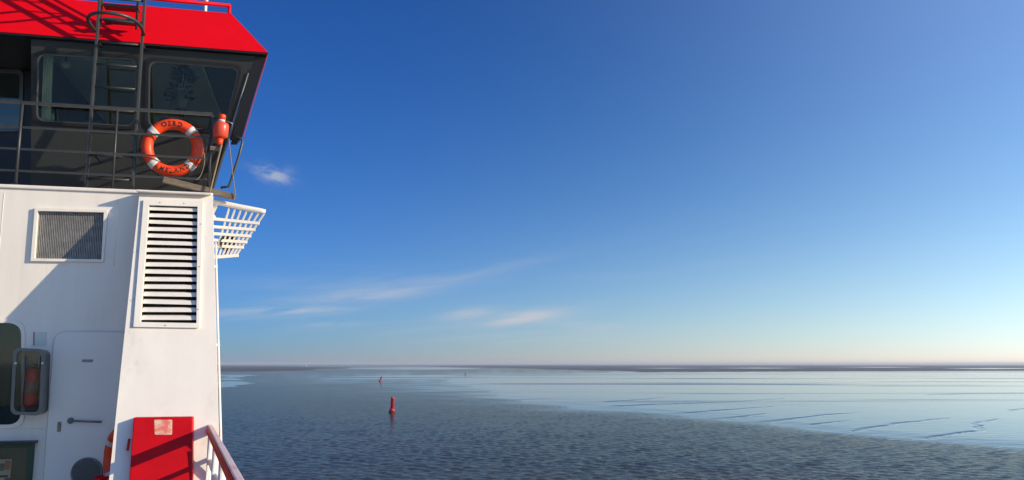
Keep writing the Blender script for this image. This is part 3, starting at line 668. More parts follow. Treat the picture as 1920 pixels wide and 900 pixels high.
for t0, t1 in ((0.06, 0.48), (0.54, 0.94)): part('side_pane', MB().prism([Vector(p) - Vector((0.02, 0, 0)) for p in side_quad(zs, zt, t0, t1)], (-0.006, 0, 0)), GLASS, sw)
part('ceiling', MB().box((lu + 0.06, 1.0, zt - 0.03), (wru(zt) - 0.7, 4.2, zt - 0.005)), INNER, wh)
part('window_shelf', MB().box((lu + 0.06, vh(0, Z_TOP + 0.74) + 0.08, whl(150, 236).z - 0.03), (wru(Z_TOP) - 0.15, vh(0, Z_TOP + 0.74) + 0.55, whl(150, 236).z - 0.005)), SEAT, wh)
cu_a = whl(82, 104, -0.14); cu_b = whl(77, 224, -0.14); cm = MB()
for i in range(8):
    x = i * 0.014; yo = 0.015 * (i % 2)
    cm.hexa([cu_b + Vector((x, yo, 0)), cu_b + Vector((x + 0.014, 0.015 - yo, 0)), cu_a + Vector((x + 0.014, 0.015 - yo, 0)), cu_a + Vector((x, yo, 0))],
            [cu_b + Vector((x, yo + 0.004, 0)), cu_b + Vector((x + 0.014, 0.019 - yo, 0)), cu_a + Vector((x + 0.014, 0.019 - yo, 0)), cu_a + Vector((x, yo + 0.004, 0))])
part('curtain', cm, CREAM, wh)
# roof: red fascia, soffit, roof plate, side panel
fl_, fr_ = fas(-420, 33), fas(503, 99)
ze = Z_EAVE
fur = fr_.x; ftop = fas(433, 25)
zr = ftop.z; vr = FA + FB * zr
r_pts = lambda z, v: None
rf = part('roof', MB().prism([(uL, V_EAVE, ze), (fur, V_EAVE, ze), (ftop.x, vr, zr), (uL, vr, zr)], (0, 0.03, 0.0)), RED, wh)
part('roof_side', MB().hexa([(fur, V_EAVE + 0.001, ze), (fur - 0.75, 5.0, ze), (ftop.x - 0.70, 4.4, zr), (ftop.x, vr + 0.001, zr)], [(fur - 0.03, V_EAVE + 0.04, ze), (fur - 0.78, 5.0, ze), (ftop.x - 0.73, 4.4, zr), (ftop.x - 0.03, vr + 0.04, zr)]), RED, rf)
part('roof_plate', MB().prism([(uL, vr + 0.032, zr - 0.02), (ftop.x - 0.02, vr + 0.032, zr - 0.02), (ftop.x - 0.72, 4.4, zr - 0.02), (uL, 4.4, zr - 0.02)], (0, 0, 0.018)), RED, rf)
part('soffit', MB().prism([(uL, V_EAVE + 0.004, ze - 0.006), (fur - 0.012, V_EAVE + 0.004, ze - 0.006), (fur - 0.76, 5.0, ze - 0.006), (uL, 5.0, ze - 0.006)], (0, 0, -0.02)), BLACK, rf)
# dark side panel with a red outer edge at the outboard corner
sv_ = V_EAVE + 0.10
sp = [L(470, 108, sv_), L(499, 103, sv_), L(470, 190, sv_), L(451, 250, sv_), L(441, 262, sv_), L(430, 262, sv_)]
pn = part('side_panel', MB().prism([(p.x, p.y + 0.18 * (ze - p.z), p.z) for p in sp], (0, 0.05, 0)), BLACK, wh)
ed = [(p.x, p.y + 0.18 * (ze - p.z), p.z) for p in (L(500.5, 103, sv_), L(471.5, 191, sv_), L(453, 250, sv_))]
em = MB()
for a, b in zip(ed[:-1], ed[1:]):
    a = Vector(a); b = Vector(b); o1 = Vector((0.005, 0, 0)); o2 = Vector((0, 0.06, 0))
    em.hexa([b, b + o1, a + o1, a], [b + o2, b + o1 + o2, a + o1 + o2, a + o2])
part('edge_strip', em, mat('dark red edge paint', (0.28, 0.004, 0.010), 0.5), pn)
part('corner_trim', MB().tube([Vector((wru(z) - 0.012, vh(0, z) - 0.012, z)) for z in (zb + 0.2, zb + 0.9, ze - 0.25)], 0.011, 8), STEEL, wh)
hb = [L(*p, 0.62) for p in ((438, 256), (452, 260), (455, 266), (448, 292), (432, 342), (428, 350), (414, 352))]
part('grab_rail', MB().tube(hb, 0.016), DARKT, wh)

# things seen behind the glass
pp = whl(341, 205, -0.26); pot_h = 0.24
plant = thing('potted_plant', 'dark bushy plant in a grey pot behind the right wheelhouse window', 'plant', pp)
part('pot', MB().lathe(pp, [(0.070, 0), (0.095, pot_h), (0.100, pot_h), (0.100, pot_h + 0.02), (0.085, pot_h + 0.02), (0.08, pot_h - 0.02)], seg=20), POT, plant)
part('saucer_stand', MB().lathe(pp + Vector((0, 0, -0.34)), [(0.09, 0), (0.09, 0.02), (0.03, 0.03), (0.03, 0.32), (0.09, 0.338)], seg=16), SEAT, plant)
lm = MB(); rnd = random.Random(4)
for i in range(230):
    t = rnd.random(); h = pot_h + 0.02 + 0.36 * t; sprd = 0.23 * (1 - t) + 0.02
    a = rnd.uniform(0, 2 * math.pi); dirv = Vector((math.cos(a), math.sin(a) * 0.7, rnd.uniform(-0.5, 0.9) if t < 0.85 else 1.6)).normalized()
    o = pp + Vector((0, 0, h)) + Vector((math.cos(a), math.sin(a) * 0.7, 0)) * sprd * rnd.uniform(0.1, 0.8)
    if t < 0.35: o.z -= rnd.uniform(0, 0.20)
    ln = rnd.uniform(0.06, 0.12); sd_ = dirv.cross(Vector((rnd.uniform(-1, 1), rnd.uniform(-1, 1), rnd.uniform(-1, 1)))).normalized() * 0.026
    lm.add([o, o + dirv * ln * 0.5 + sd_, o + dirv * ln, o + dirv * ln * 0.5 - sd_], [(0, 1, 2, 3)])
part('leaves', lm, LEAF, plant, kind='stuff')
part('stem', MB().tube([pp + Vector((0, 0, pot_h - 0.02)), pp + Vector((0.01, 0, pot_h + 0.2)), pp + Vector((0, 0, pot_h + 0.4))], [0.012, 0.009, 0.004], 8), LEAF, plant)
lp = whl(123, 122, -0.35)
lamp = thing('dome_lamp', 'small round milky lamp behind the left wheelhouse window', 'lamp', lp)
part('shade', MB().lathe(lp + Vector((0, 0, -0.05)), [(0.01, 0), (0.045, 0.02), (0.06, 0.05), (0.05, 0.09), (0.02, 0.10)]), LAMPW, lamp)
part('rod', MB().tube([lp + Vector((0, 0, 0.05)), Vector((lp.x, lp.y, zt))], 0.008), SEAT, lamp)
bp_ = whl(96, 230, -0.22)
bt = thing('bottle', 'small teal bottle standing on the sill behind the left wheelhouse window', 'bottle', bp_)
part('body', MB().lathe(bp_, [(0.035, 0), (0.038, 0.08), (0.03, 0.11), (0.012, 0.125)], seg=16), TEAL, bt)
part('cap', MB().lathe(bp_ + Vector((0, 0, 0.126)), [(0.013, 0), (0.013, 0.03)], seg=12), SEAT, bt)

# ------------------------------------------------------------------ roof railing
RV = vr + 0.06
rr_ = thing('roof_railing', 'low red tube railing along the top of the red wheelhouse roof', 'railing', (-4, RV, zr))
ra, rb = L(270, -3, RV), L(432, 10, RV); zrail = (ra.z + rb.z) / 2
part('top_rail', MB().tube([(-4.3, RV, zrail), (rb.x, RV, zrail), (rb.x - 0.06, RV + 0.5, zrail), (rb.x - 0.45, 4.2, zrail)], 0.026), RED, rr_)
for x, y in ((rb.x - 0.012, RV), (-4.2, RV), (rb.x - 0.45, 4.15)):
    part('post', MB().tube([(x, y, zr - 0.03), (x, y, zrail)], 0.022), RED, rr_)
ww = L(385, 20, RV + 0.35)
wp = thing('roof_aerial', 'short white aerial stub standing behind the red roof railing', 'aerial', (ww.x, ww.y, zr))
part('mast', MB().tube([(ww.x, ww.y, zr - 0.005), (ww.x, ww.y, zr + 0.30)], 0.022), WHITE2, wp)
part('tip', MB().lathe((ww.x, ww.y, zr + 0.30), [(0.03, 0), (0.034, 0.05), (0.012, 0.09)], seg=14), WHITE2, wp)

# ------------------------------------------------------------------ ladder with safety hoops
LV = 0.20
l_b, r_b = L(166, 350, LV), L(250, 355, LV); l_t, r_t = L(180, 30, LV), L(268, 30, LV)
ul_, ur_ = (l_b.x + l_t.x) / 2, (r_b.x + r_t.x) / 2
ZLT = zr + 1.5
ld = thing('ladder', 'charcoal steel ladder with safety hoops climbing past the red roof', 'ladder', ((ul_ + ur_) / 2, LV, Z_TOP))
for x in (ul_, ur_):
    part('stile', MB().bar((x, LV, Z_TOP + 0.0), (x, LV, ZLT), 0.055, 0.032), DARKT, ld, bevel=0.004)
rung_z = [L(220, y, LV).z for y in (81, 123, 165)]; step = (rung_z[0] - rung_z[2]) / 2
z = rung_z[0] - 6 * step
while z < ZLT:
    if z > Z_TOP + 0.1: part('rung', MB().tube([(ul_ - 0.004, LV, z), (ur_ + 0.004, LV, z)], 0.014), DARKT, ld)
    z += step
hz0 = L(225, 62, LV).z; um = (ul_ + ur_) / 2; hw = (ur_ - ul_) / 2
for i in range(3):
    hz = hz0 + i * 0.72; pts = []
    for k in range(25):
        a = math.pi * k / 24; pts.append((um - math.cos(a) * (hw + 0.02 + 0.09 * math.sin(a)), LV - 0.02 - 0.62 * math.sin(a) ** 0.8, hz))
    part('hoop', MB().tube(pts, 0.021), DARKT, ld)
for a in (0.32, 0.5, 0.68):
    a *= math.pi; x = um - math.cos(a) * (hw + 0.07 * math.sin(a)); y = LV - 0.02 - 0.62 * math.sin(a) ** 0.8 - 0.012
    part('hoop_strap', MB().bar((x, y, hz0 + 0.70), (x, y, hz0 + 1.46), 0.012, 0.04), DARKT, ld)
for x in (ul_, ur_):
    for zz in (Z_TOP + 0.55, ze - 0.06):
        part('bracket', MB().tube([(x, LV + 0.01, zz), (x, vh(0, zz) + 0.01, zz)], 0.012), DARKT, ld)

for py_ in (15, 41):
    zz = L(225, py_, LV + 0.16).z; a = L(196, py_, LV + 0.16).x; b = L(262, py_, LV + 0.16).x
    part('tread', MB().box((a, LV + 0.07, zz - 0.02), (b, LV + 0.22, zz + 0.014)), DARKT, ld, bevel=0.004)
for px_ in (189, 257):
    a = L(px_, 30, LV + 0.14); part('hand_grip', MB().tube([(a.x, LV + 0.14, L(225, 45, LV).z), (a.x, LV + 0.14, ZLT)], 0.016), DARKT, ld)

# ------------------------------------------------------------------ upper railing
UV = 0.03
ur = thing('deck_railing', 'charcoal tube railing along the white deck edge in front of the wheelhouse', 'railing', (-5, UV, Z_TOP))
zr_l = [L(33, y, UV).z for y in (192, 238, 279, 320)]
pr = L(394, 300, UV).x; zrb = Z_TOP + 0.046
for i, zz in enumerate(zr_l):
    part('top_rail' if i == 0 else 'rail', MB().tube([(uL, UV, zz), (pr, UV, zz), (pr - 0.02, UV + 0.12, zz), (pr - 0.30, UV + 1.8, zz)], 0.021 if i == 0 else 0.013), DARKT, ur)
for x in (L(-150, 300, UV).x, L(33, 300, UV).x, L(214, 300, UV).x, pr - 0.004):
    part('post', MB().tube([(x, UV, zrb), (x, UV, zr_l[0] - 0.01)], 0.017 if x != L(214, 300, UV).x else 0.013), DARKT, ur)
    part('foot_plate', MB().box((x - 0.04, UV - 0.04, zrb - 0.001), (x + 0.04, UV + 0.04, zrb + 0.012)), DARKT, ur)

# ------------------------------------------------------------------ lifebuoys
def lifebuoy(label, c, R0, r0, nrm, words, group):
    nrm = Vector(nrm).normalized(); ex = Vector((0, 0, 1)).cross(nrm).normalized() * -1
    ex = nrm.cross(Vector((0, 0, 1))).normalized() * -1; ez = Vector((0, 0, 1))
    ez = (ez - nrm * ez.dot(nrm)).normalized(); ex = ez.cross(nrm) * -1
    if ex.dot(Vector((1, 0, 0))) < 0 and abs(nrm.x) < 0.9: ex = -ex
    c = Vector(c); t = thing('lifebuoy', label, 'lifebuoy', c - Vector((0, 0, R0 + r0)), group)
    P = lambda ang, rad=R0, out_=0.0: c + (ex * math.cos(ang) + ez * math.sin(ang)) * rad + nrm * out_
    part('ring', MB().tube([P(2 * math.pi * k / 56) for k in range(56)], r0, 18, True), ORANGE, t)
    for a in (45, 135, 225, 315):
        a0 = R(a - 7 + (6 if a == 135 else 0)); part('reflective_band', MB().tube([P(a0 + R(14) * k / 5) for k in range(6)], r0 + 0.003, 18), TAPE, t)
    gl = MB(); pts = []
    for k in range(96):
        a = 2 * math.pi * k / 96; b = abs(math.sin(2 * (a - R(45)))); pts.append(P(a, R0 + r0 * (1.02 + 0.35 * b), -0.02))
    part('grab_line', gl.tube(pts, 0.006, 6, True), ROPED, t)
    for word, mid, size, flip in words:
        mb = MB(); adv = 0; glyphs = []
        for ch in word:
            fc = bpy.data.curves.new('tmp', 'FONT'); fc.body = ch; fc.size = size; fc.resolution_u = 3; fc.offset = 0.0022
            fo = bpy.data.objects.new('tmp', fc); COL.objects.link(fo); bpy.context.view_layer.update()
            me = bpy.data.meshes.new_from_object(fo.evaluated_get(bpy.context.evaluated_depsgraph_get()))
            vs_ = [(v.co.x, v.co.y) for v in me.vertices]; x0 = min(v[0] for v in vs_); x1 = max(v[0] for v in vs_)
            glyphs.append(([(a - x0 + adv, b) for a, b in vs_], [tuple(p.vertices) for p in me.polygons])); adv += x1 - x0 + size * 0.16
            bpy.data.objects.remove(fo); bpy.data.curves.remove(fc); bpy.data.meshes.remove(me)
        adv -= size * 0.16
        for vs_, fs in glyphs:
            vv = []
            for a, b in vs_:
                s = a - adv / 2; hgt = b - size * 0.35
                if not flip: ang = R(mid) - s / R0; rad = R0 + hgt
                else: ang = R(mid) + s / R0; rad = R0 - hgt
                vv.append(P(ang, rad, math.sqrt(max(r0 * r0 - (rad - R0) ** 2, 0)) + 0.003))
            mb.add(vv, fs)
        part('lettering', mb, LETTER, t)
    return t
lc = L(324, 277, 0.13); px_m = (L(380, 277, 0.13) - L(268, 277, 0.13)).length / 112
lifebuoy('orange lifebuoy lettered in black, hung on the dark railing below the wheelhouse window', lc, 47.5 * px_m, 11 * px_m, (0.02, -1, -0.05), [('OERD', 93, 0.082, False), ('AMELAND', 272, 0.078, True)], 'orange lifebuoys')
l2 = L(222, 862, -0.42)
lifebuoy('shaded orange lifebuoy half hidden beside the door behind the white casing', l2, 0.29, 0.062, (-0.86, -0.5, 0), [], 'orange lifebuoys')
hk = thing('lifebuoy_bracket', 'dark steel hook holding the shaded lifebuoy beside the door', 'bracket', (l2.x, 0, l2.z))
part('arm', MB().tube([(l2.x, -0.002, l2.z + 0.22), (l2.x, -0.42, l2.z + 0.225), (l2.x - 0.02, -0.47, l2.z + 0.27)], 0.010), DARKT, hk)
part('wall_plate', MB().box((l2.x - 0.04, -0.012, l2.z + 0.16), (l2.x + 0.04, -0.002, l2.z + 0.28)), DARKT, hk)

# ------------------------------------------------------------------ smoke float light beside the lifebuoy
fc_ = L(414, 245, -0.02); k = px_m
ff = thing('lifebuoy_light', 'orange float light with narrow cap hanging beside the railing corner', 'float light', fc_ - Vector((0, 0, 30 * k)))
tilt = Vector((0.05, 0, 1))
part('body', MB().lathe(fc_, [(9 * k, -16 * k), (14.5 * k, -11 * k), (15 * k, 10 * k), (13 * k, 15 * k), (7.5 * k, 17 * k)], tilt), mat('light orange red shell', (0.72, 0.075, 0.035), 0.35, var=0.1), ff)
part('collar', MB().lathe(fc_, [(7 * k, 17 * k), (7.4 * k, 22 * k)], tilt), TAPE, ff)
part('cap', MB().lathe(fc_, [(6.8 * k, 22 * k), (7.2 * k, 31 * k), (6 * k, 33 * k)], tilt), ORANGE, ff)
part('cone', MB().lathe(fc_, [(4 * k, -30 * k), (6 * k, -26 * k), (7 * k, -16 * k)], tilt), ORANGE, ff)
part('bracket', MB().tube([fc_ + Vector((-0.03, 0.02, 0.02)), (pr, UV - 0.001, fc_.z + 0.02)], 0.014), STEEL, ff)
part('wire_clip', MB().tube([fc_ + Vector((0.05, -0.02, 20 * k)), fc_ + Vector((0.13, 0.02, 17 * k)), fc_ + Vector((0.12, 0.05, 2 * k))], 0.007), STEEL, ff)
wood_c = L(405, 279, -0.0)
wc = single('wooden_chock', MB().box(wood_c + Vector((-0.07, -0.02, -0.025)), wood_c + Vector((0.05, 0.03, 0.03))), WOOD, 'small weathered wooden block under the orange float light', 'wooden block', wood_c - Vector((0, 0, 0.025)), bevel=0.006)
def rope(name, label, pts, r, m=ROPE):
    return single(name, MB().tube(pts, r, 8), m, label, 'rope', pts[-1])
def sag(a, b, s, n=10):
    a, b = Vector(a), Vector(b); return [a.lerp(b, i / n) + Vector((0, 0, -s * 4 * (i / n) * (1 - i / n))) for i in range(n + 1)]
rope('rope', 'taut tan rope from the orange float light down to the casing corner', sag(fc_ + Vector((0.02, -0.02, -29 * k)), L(392, 366, -0.06), 0.0), 0.011)
rope('rope', 'thin pale line hanging from the float light to the wooden beam end', sag(fc_ + Vector((0.10, -0.02, -16 * k)), L(442, 371, -0.02), 0.02), 0.006)
rope('rope', 'thin looped cord dangling right of the lettered lifebuoy', [L(*p, 0.02) for p in ((382, 285), (384, 300), (381, 318), (376, 330), (369, 337), (364, 336))], 0.006)
rope('rope', 'dark slack cord between the lettered lifebuoy and the casing corner', [L(*p, 0.02) for p in ((384, 297), (390, 312), (396, 326), (393, 345), (391, 362))], 0.006, ROPED)

# wooden beam
b0, b1 = L(306, 337, 0.02), L(441, 370, 0.03)
single('wooden_beam', MB().bar(b0, b1, 0.07, 0.075), WOOD, 'weathered wooden beam slanting below the lettered lifebuoy to the corner', 'beam', b1, bevel=0.008)
rf_ = L(396, 371, -0.09)
single('rope_cleat', MB().box(rf_ + Vector((-0.09, -0.01, -0.018)), rf_ + Vector((0.02, 0.06, 0.012))).tube([rf_ + Vector((-0.07, 0.0, 0.0)), rf_ + Vector((-0.03, -0.01, 0.03)), rf_ + Vector((0.01, 0, 0.0))], 0.012), RUST, 'small rusty cleat on the top corner of the white casing', 'cleat', rf_, bevel=0.004)

# ------------------------------------------------------------------ white bar rack outboard of the corner
TA = 0.35
RA = lambda px, py: L(px, py, 0.12 + TA * Z_TOP, -TA)
rk = thing('bar_rack', 'white tapered rack of crossed bars jutting outboard from the deckhouse corner', 'rack', RA(402, 483))
part('top_rail', MB().tube([RA(392, 376), RA(398, 377), RA(450, 388), RA(488, 395), RA(498, 397)], [0.03, 0.032, 0.034, 0.032, 0.026], 12), WHITE2, rk)
xr = lambda y: 499 - (y - 397) * 0.655
rows = [(410, 419), (425, 431), (438, 443), (450, 454), (461, 464), (483, 479)]
for i, (ya, yb) in enumerate(rows):
    part('cross_bar', MB().bar(RA(396, ya), RA(xr(yb) + 2, yb), 0.034, 0.036 if i < 5 else 0.040), WHITE2, rk, bevel=0.004)
tops = [430, 441, 452, 463, 474, 485, 495]; bots = [403, 410, 417, 424, 431, 437, 443]
for a, b in zip(tops, bots):
    ya = 380 + (a - 400) * 0.18 + 4; yb = 483 - (b - 398) * 0.085
    part('bar', MB().bar(RA(a, ya), RA(b, yb), 0.024, 0.022), WHITE2, rk, bevel=0.003)
part('gusset', MB().bar(RA(398, 400), RA(408, 380), 0.02, 0.04), WHITE2, rk)
part('gusset', MB().bar(RA(398, 402), RA(404, 411), 0.02, 0.04), WHITE2, rk)
hc = RA(424, 449) + Vector((0, 0.12, 0))
fl2 = thing('deck_speaker', 'small dark horn speaker mounted behind the white bar rack', 'speaker', hc)
part('horn', MB().lathe(hc, [(0.035, 0), (0.05, 0.05), (0.10, 0.11), (0.105, 0.12), (0.08, 0.11)], (0.25, -1, -0.35), 20), BLACK, fl2)
part('bracket', MB().tube([hc, hc + Vector((-0.12, 0.02, 0.0)), hc + Vector((-0.26, 0.02, 0.02))], 0.014), STEEL, fl2)
part('cable', MB().tube([hc + Vector((0, -0.02, -0.03)), RA(427, 466), RA(424, 474), RA(414, 480), RA(400, 484)], 0.008, 8), BLACK, fl2)

# ------------------------------------------------------------------ red locker on the casing
k1 = [pil(250, 783, 0.11), pil(361, 783, 0.11)]
zt_l = k1[0].z; kl, kr = k1[0].x, k1[1].x
kb0, kb1 = pil(242, 899, 0.11), pil(360, 899, 0.11)
zb_l = 0.12; tt = (zb_l - zt_l) / (kb0.z - zt_l)
kl2, kr2 = kl + (kb0.x - kl) * tt, kr + (kb1.x - kr) * tt
vq = lambda z, d=0.11: PA + PB * z - d
lk = thing('locker', 'red steel locker with a worn sticker mounted on the white sloping casing', 'locker', ((kl + kr) / 2, vq(zb_l), zb_l))
qf = [(kl2, vq(zb_l), zb_l), (kr2, vq(zb_l), zb_l), (kr, vq(zt_l), zt_l), (kl, vq(zt_l), zt_l)]
part('body', MB().hexa(qf, [(x, vq(zz, 0.001), zz) for x, _, zz in qf]), REDB, lk, bevel=0.010, seg=3)
stk = [pil(290, 815, 0.113), pil(322.5, 815, 0.113), pil(323, 787, 0.113), pil(289, 787, 0.113)]
part('sticker', plate(rounded([uz(p) for p in stk], 0.012), [], lambda u, z: vq(z, 0.1125), 0.002), STICK, lk)
hz_ = zt_l - 0.62
for x in (kl - 0.012,):
    for zz in (zt_l - 0.25, zt_l - 0.75):
        part('hinge', MB().tube([(x, vq(zz - 0.05, 0.06), zz - 0.05), (x, vq(zz + 0.05, 0.06), zz + 0.05)], 0.012), REDB, lk)

# ------------------------------------------------------------------ side railing coming towards the camera
za_ = L(398, 806, PA, PB)
sr = thing('side_railing', 'red topped white railing running along the ship side towards the camera', 'railing', (za_.x, za_.y, 0))
zrl = za_.z; v0 = za_.y + 0.06
u0 = L(394, 806, PA, PB).x
_d = M_ROT_INV @ ray_world(441, 900); _e = CAM_L + _d * ((zrl - CAM_L.z) / _d.z)
RSL = (_e.x - u0) / (_e.y - za_.y)
su = lambda v: u0 + RSL * (v - za_.y)
VEND = -14.5
part('top_rail', MB().tube([(su(v0), v0, zrl), (su(v0 - 0.1), v0 - 0.1, zrl), (su(VEND), VEND, zrl)], 0.042, 16), RED, sr)
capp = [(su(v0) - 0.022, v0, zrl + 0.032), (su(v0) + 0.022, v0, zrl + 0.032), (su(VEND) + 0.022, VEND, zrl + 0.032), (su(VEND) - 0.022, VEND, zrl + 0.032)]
part('worn_glare_cap', MB().prism(capp, (0, 0, 0.018)), mat('worn pink rail paint with glare', (0.80, 0.60, 0.55), 0.4, col2=(0.66, 0.30, 0.28), vscale=5, edge=(0.3, 0.5)), sr, bevel=0.006)  # pale strip: worn paint with sun glare put into its colour
for dzz, rr2 in ((0.27, 0.022), (0.50, 0.022), (0.73, 0.022)):
    zz = zrl - dzz; vv = PA + PB * zz + 0.04
    part('rail', MB().tube([(su(vv), vv, zz), (su(VEND), VEND, zz)], rr2), WHITE2, sr)
v = PA + PB * (zrl - 0.25) - 0.12
i = 0
while v > VEND:
    part('post', MB().tube([(su(v), v, 0.0), (su(v), v, zrl - 0.02)], 0.028, 12), WHITE2, sr)
    part('brace', MB().bar((su(v) + 0.0, v - 0.03, zrl - 0.12), (su(v), v - 0.42, 0.02), 0.014, 0.05, (1, 0, 0)), WHITE2, sr)
    v -= 1.15
part('kick_plate', MB().prism([(su(-1.75), -1.75, 0.0), (su(VEND), VEND, 0.0), (su(VEND), VEND, 0.16), (su(-1.75), -1.75, 0.16)], (0.012, 0, 0)), WHITE2, sr)

# ------------------------------------------------------------------ things on the bulkhead
e = [L(27, 776, -0.10), L(86, 778, -0.10), L(91, 655, -0.10), L(33, 652, -0.10)]
cb = thing('extinguisher_cabinet', 'grey rounded cabinet with smoky cover beside the white door', 'cabinet', ((e[0].x + e[1].x) / 2, -0.1, e[0].z))
eo = rounded([uz(p) for p in e], 0.075); ei = grow(eo, -0.035)
part('rim', plate(eo, [ei], lambda u, z: -0.24, 0.05), COVER, cb, bevel=0.012)
part('shell', plate(grow(eo, -0.006), [grow(eo, -0.02)], lambda u, z: -0.19, 0.188), COVER, cb)
part('back', plate(grow(eo, -0.01), [], lambda u, z: -0.012, 0.01), COVER, cb)
part('cover', plate(grow(eo, -0.03), [], lambda u, z: -0.222, 0.005), CLEAR, cb)
for x in (46, 74):
    a = L(x, 668, -0.25); b = L(x - (6 if x < 60 else 2), 762 if x < 60 else 690, -0.25)
    part('cover_rib', MB().tube([Vector((a.x, -0.236, a.z)), Vector((b.x, -0.236, b.z))], 0.008, 8), COVER, cb)
for px_, py_ in ((30, 681), (80, 681)):
    a = L(px_, py_, -0.25); part('latch', MB().lathe(a, [(0.014, 0), (0.014, 0.012), (0.008, 0.016)], (0, -1, 0), 12), TAPE, cb)
xb_ = L(57, 762, -0.12); xt_ = L(62, 690, -0.12)
ex = thing('fire_extinguisher', 'red fire extinguisher behind the smoky cover of the grey cabinet', 'extinguisher', xb_)
ax = (xt_ - xb_); hl = ax.length
part('cylinder', MB().lathe(xb_, [(0.06, 0), (0.072, 0.02), (0.074, hl * 0.82), (0.055, hl * 0.95), (0.025, hl)], ax), EXT, ex)
part('label', MB().lathe(xb_, [(0.0755, hl * 0.32), (0.0755, hl * 0.66)], ax), mat('extinguisher label', (0.30, 0.05, 0.06), 0.5, col2=(0.42, 0.22, 0.22), vscale=60), ex)
part('valve', MB().lathe(xt_, [(0.022, 0), (0.022, 0.05)], ax, 12).bar(xt_ + Vector((-0.03, 0, 0.05)), xt_ + Vector((0.08, -0.02, 0.075)), 0.02, 0.012), STEEL, ex)
part('hose', MB().tube([xt_ + Vector((0.02, 0, 0.03)), xt_ + Vector((0.075, -0.02, 0.02)), xt_ + Vector((0.09, -0.03, -0.12)), xt_ + Vector((0.08, -0.03, -0.30))], 0.011, 8), BLACK, ex)
g = [L(63, 647.5), L(87, 648), L(88, 622.5), L(63, 622.5)]
sg = thing('wall_sign', 'small pale square sign on the white bulkhead above the grey cabinet', 'sign', g[0])
part('plate', plate([uz(p) for p in g], [], lambda u, z: -0.007, 0.005), SIGN, sg)
part('edge', plate([(g[0].x, g[0].z), (g[0].x + 0.012, g[0].z), (g[3].x + 0.012, g[3].z), (g[3].x, g[3].z)], [], lambda u, z: -0.010, 0.002), SIGNE, sg)
n1, n2 = L(60, 832, -0.12), L(-95, 832, -0.12); nzb = n1.z - 0.95
nb = thing('notice_board', 'dark green notice case holding a printed poster at the lower left', 'notice board', (n1.x - 0.4, -0.1, nzb))
bo = [(n2.x, nzb), (n1.x, nzb), (n1.x, n1.z), (n2.x, n1.z)]
part('frame', plate(bo, [grow(bo, -0.045)], lambda u, z: -0.10, 0.098), GREEN, nb, bevel=0.006)
part('backing', plate(grow(bo, -0.02), [], lambda u, z: -0.03, 0.02), GREEN, nb)
part('hood', MB().box((n2.x - 0.02, -0.17, n1.z + 0.002), (n1.x + 0.03, -0.003, n1.z + 0.03)), mat('hood paint', (0.02, 0.022, 0.022), 0.4), nb, bevel=0.006)
q0, q1 = L(22, 861, -0.035), L(-70, 861, -0.035)
po = part('poster', plate([(q1.x, q0.z - 0.6), (q0.x, q0.z - 0.6), (q0.x, q0.z), (q1.x, q0.z)], [], lambda u, z: -0.034, 0.002), PAPER, nb)
def blob(px_, py_, w, h, m):
    c0 = L(px_, py_, -0.036); part('print', plate(rounded([(c0.x - w, c0.z - h), (c0.x + w, c0.z - h), (c0.x + w, c0.z + h), (c0.x - w, c0.z + h)], min(w, h) * 0.7), [], lambda u, z: -0.0365, 0.001), m, po)
blob(14, 872, 0.03, 0.05, P_OR); blob(3, 876, 0.03, 0.04, P_GR); blob(6, 893, 0.05, 0.012, LETTER); blob(14, 898, 0.03, 0.010, LETTER); blob(-25, 885, 0.10, 0.08, P_GR)
part('glazing', plate(grow(bo, -0.04), [], lambda u, z: -0.075, 0.004), CLEAR, nb)
# red hydrant fitting at the foot of the casing, only its top in view
hv = L(190, 896, -0.30)
hy = thing('hydrant_valve', 'red valve wheel low between the door and the white casing', 'valve', (hv.x, hv.y, 0))
part('pipe', MB().tube([(hv.x + 0.02, hv.y, 0.0), (hv.x + 0.02, hv.y, hv.z - 0.1)], 0.035), RED, hy)
part('body', MB().lathe((hv.x + 0.02, hv.y, hv.z - 0.12), [(0.05, 0), (0.06, 0.05), (0.035, 0.10), (0.015, 0.14)]), RED, hy)
part('handwheel', MB().tube([(hv.x + 0.02 + 0.085 * math.cos(a), hv.y + 0.085 * math.sin(a), hv.z + 0.01) for a in np.linspace(0, 2 * math.pi, 20, endpoint=False)], 0.012, 8, True).bar((hv.x - 0.06, hv.y, hv.z + 0.01), (hv.x + 0.10, hv.y, hv.z + 0.01), 0.012, 0.012), RED, hy)

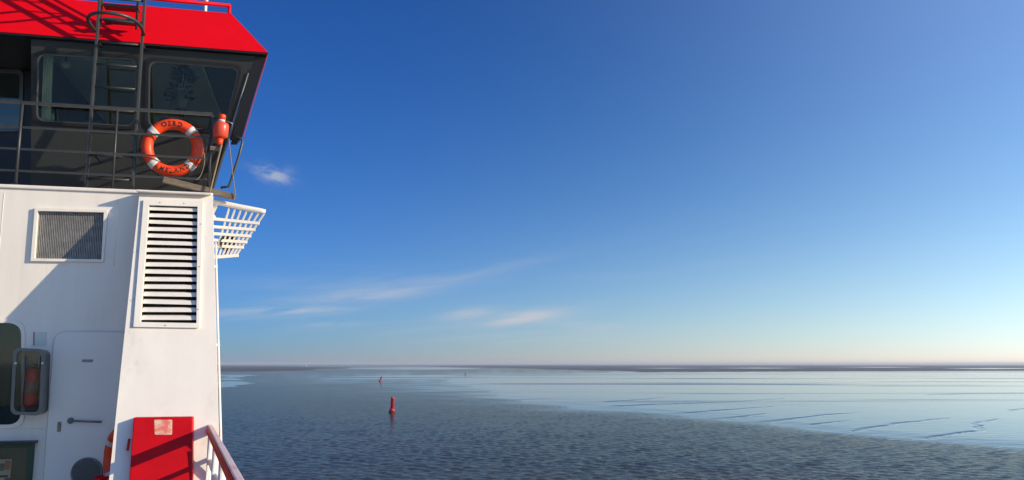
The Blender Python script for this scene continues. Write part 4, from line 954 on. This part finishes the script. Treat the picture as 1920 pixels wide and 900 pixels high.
# ------------------------------------------------------------------ channel buoys and far boat
def world_thing(name, label, cat, loc, group=None):
    o = bpy.data.objects.new(name, None); COL.objects.link(o); o.location = loc; BASE[o] = Vector((0, 0, 0)); return set_tags(o, label, cat, group)
def buoy(label, px, py, h, lean, rot, m):
    loc = gpt(px, py); t = world_thing('channel_buoy', label, 'buoy', loc, 'red channel buoys'); t.rotation_euler = (lean[0], lean[1], rot)
    s = h / 3.0
    part('float', MB().lathe((0, 0, 0), [(0.50 * s, -0.9 * s), (0.66 * s, -0.4 * s), (0.68 * s, 0.12 * s), (0.62 * s, 0.3 * s)], seg=28), BUOYD, t)
    part('collar', MB().lathe((0, 0, 0), [(0.62 * s, 0.3 * s), (0.60 * s, 0.50 * s), (0.40 * s, 0.72 * s), (0.36 * s, 0.74 * s)], seg=28), m, t)
    part('pillar', MB().lathe((0, 0, 0), [(0.36 * s, 0.74 * s), (0.36 * s, 2.75 * s), (0.40 * s, 2.78 * s), (0.40 * s, 2.98 * s), (0.05 * s, 3.0 * s)], seg=28), m, t)
    for a in range(2):
        an = math.pi * a; part('lifting_eye', MB().tube([(0.55 * s * math.cos(an), 0.55 * s * math.sin(an), 0.42 * s), (0.66 * s * math.cos(an), 0.66 * s * math.sin(an), 0.62 * s), (0.44 * s * math.cos(an), 0.44 * s * math.sin(an), 0.70 * s)], 0.03 * s, 6), BUOYD, t)
buoy('nearest and tallest red pillar buoy standing in the dark channel', 735, 773, 3.05, (0.02, 0.03), 0.4, BUOYR)
buoy('leaning red buoy farther up the channel behind the tallest buoy', 712, 715, 3.0, (0.05, 0.36), 0.2, BUOYR)
buoy('small faint red buoy far off near the bright mudflat tip', 872, 703, 2.4, (0.0, 0.2), 0.1, BUOYFAR)
buoy('tiniest red buoy, close under the horizon', 827, 687.3, 5.0, (0, 0), 0, BUOYFAR)
bl = gpt(575, 686.5); fb = world_thing('sailing_boat', 'tiny white sailing boat on the horizon beyond the dark sandbank', 'boat', bl)
bs = 1.0
part('hull', MB().hexa([(-4 * bs, -1.2, 0.0), (4 * bs, -1.2, 0.0), (5 * bs, -1.4, 1.2), (-4.4 * bs, -1.4, 1.2)], [(-4 * bs, 1.2, 0.0), (4 * bs, 1.2, 0.0), (5 * bs, 1.4, 1.2), (-4.4 * bs, 1.4, 1.2)]), SAIL, fb)
part('mast', MB().tube([(0.5, 0, 1.2), (0.5, 0, 12)], 0.12, 8), SAIL, fb)
part('sail', MB().prism([(0.3, 0, 2.0), (-3.8, 0.3, 2.0), (0.3, 0, 11.6)], (0, 0.04, 0)), SAIL, fb)

# ------------------------------------------------------------------ the air over the flats
hm = bpy.data.materials.new('sea haze'); hm.use_nodes = True; t = hm.node_tree; t.nodes.clear()
ho = t.nodes.new('ShaderNodeOutputMaterial'); hv_ = t.nodes.new('ShaderNodeVolumePrincipled')
hv_.inputs['Color'].default_value = (0.80, 0.86, 0.95, 1); hv_.inputs['Density'].default_value = 0.00013; hv_.inputs['Anisotropy'].default_value = 0.2
t.links.new(hv_.outputs[0], ho.inputs['Volume'])
hb_ = MB().box((-25000, -25000, -2.0), (25000, 25000, 22.0))
raw_obj('haze', [tuple(v) for v in hb_.v], hb_.f, hm, 'stuff')
set_tags(bpy.data.objects['haze'], 'thin pale haze lying over the tidal flats', 'haze')
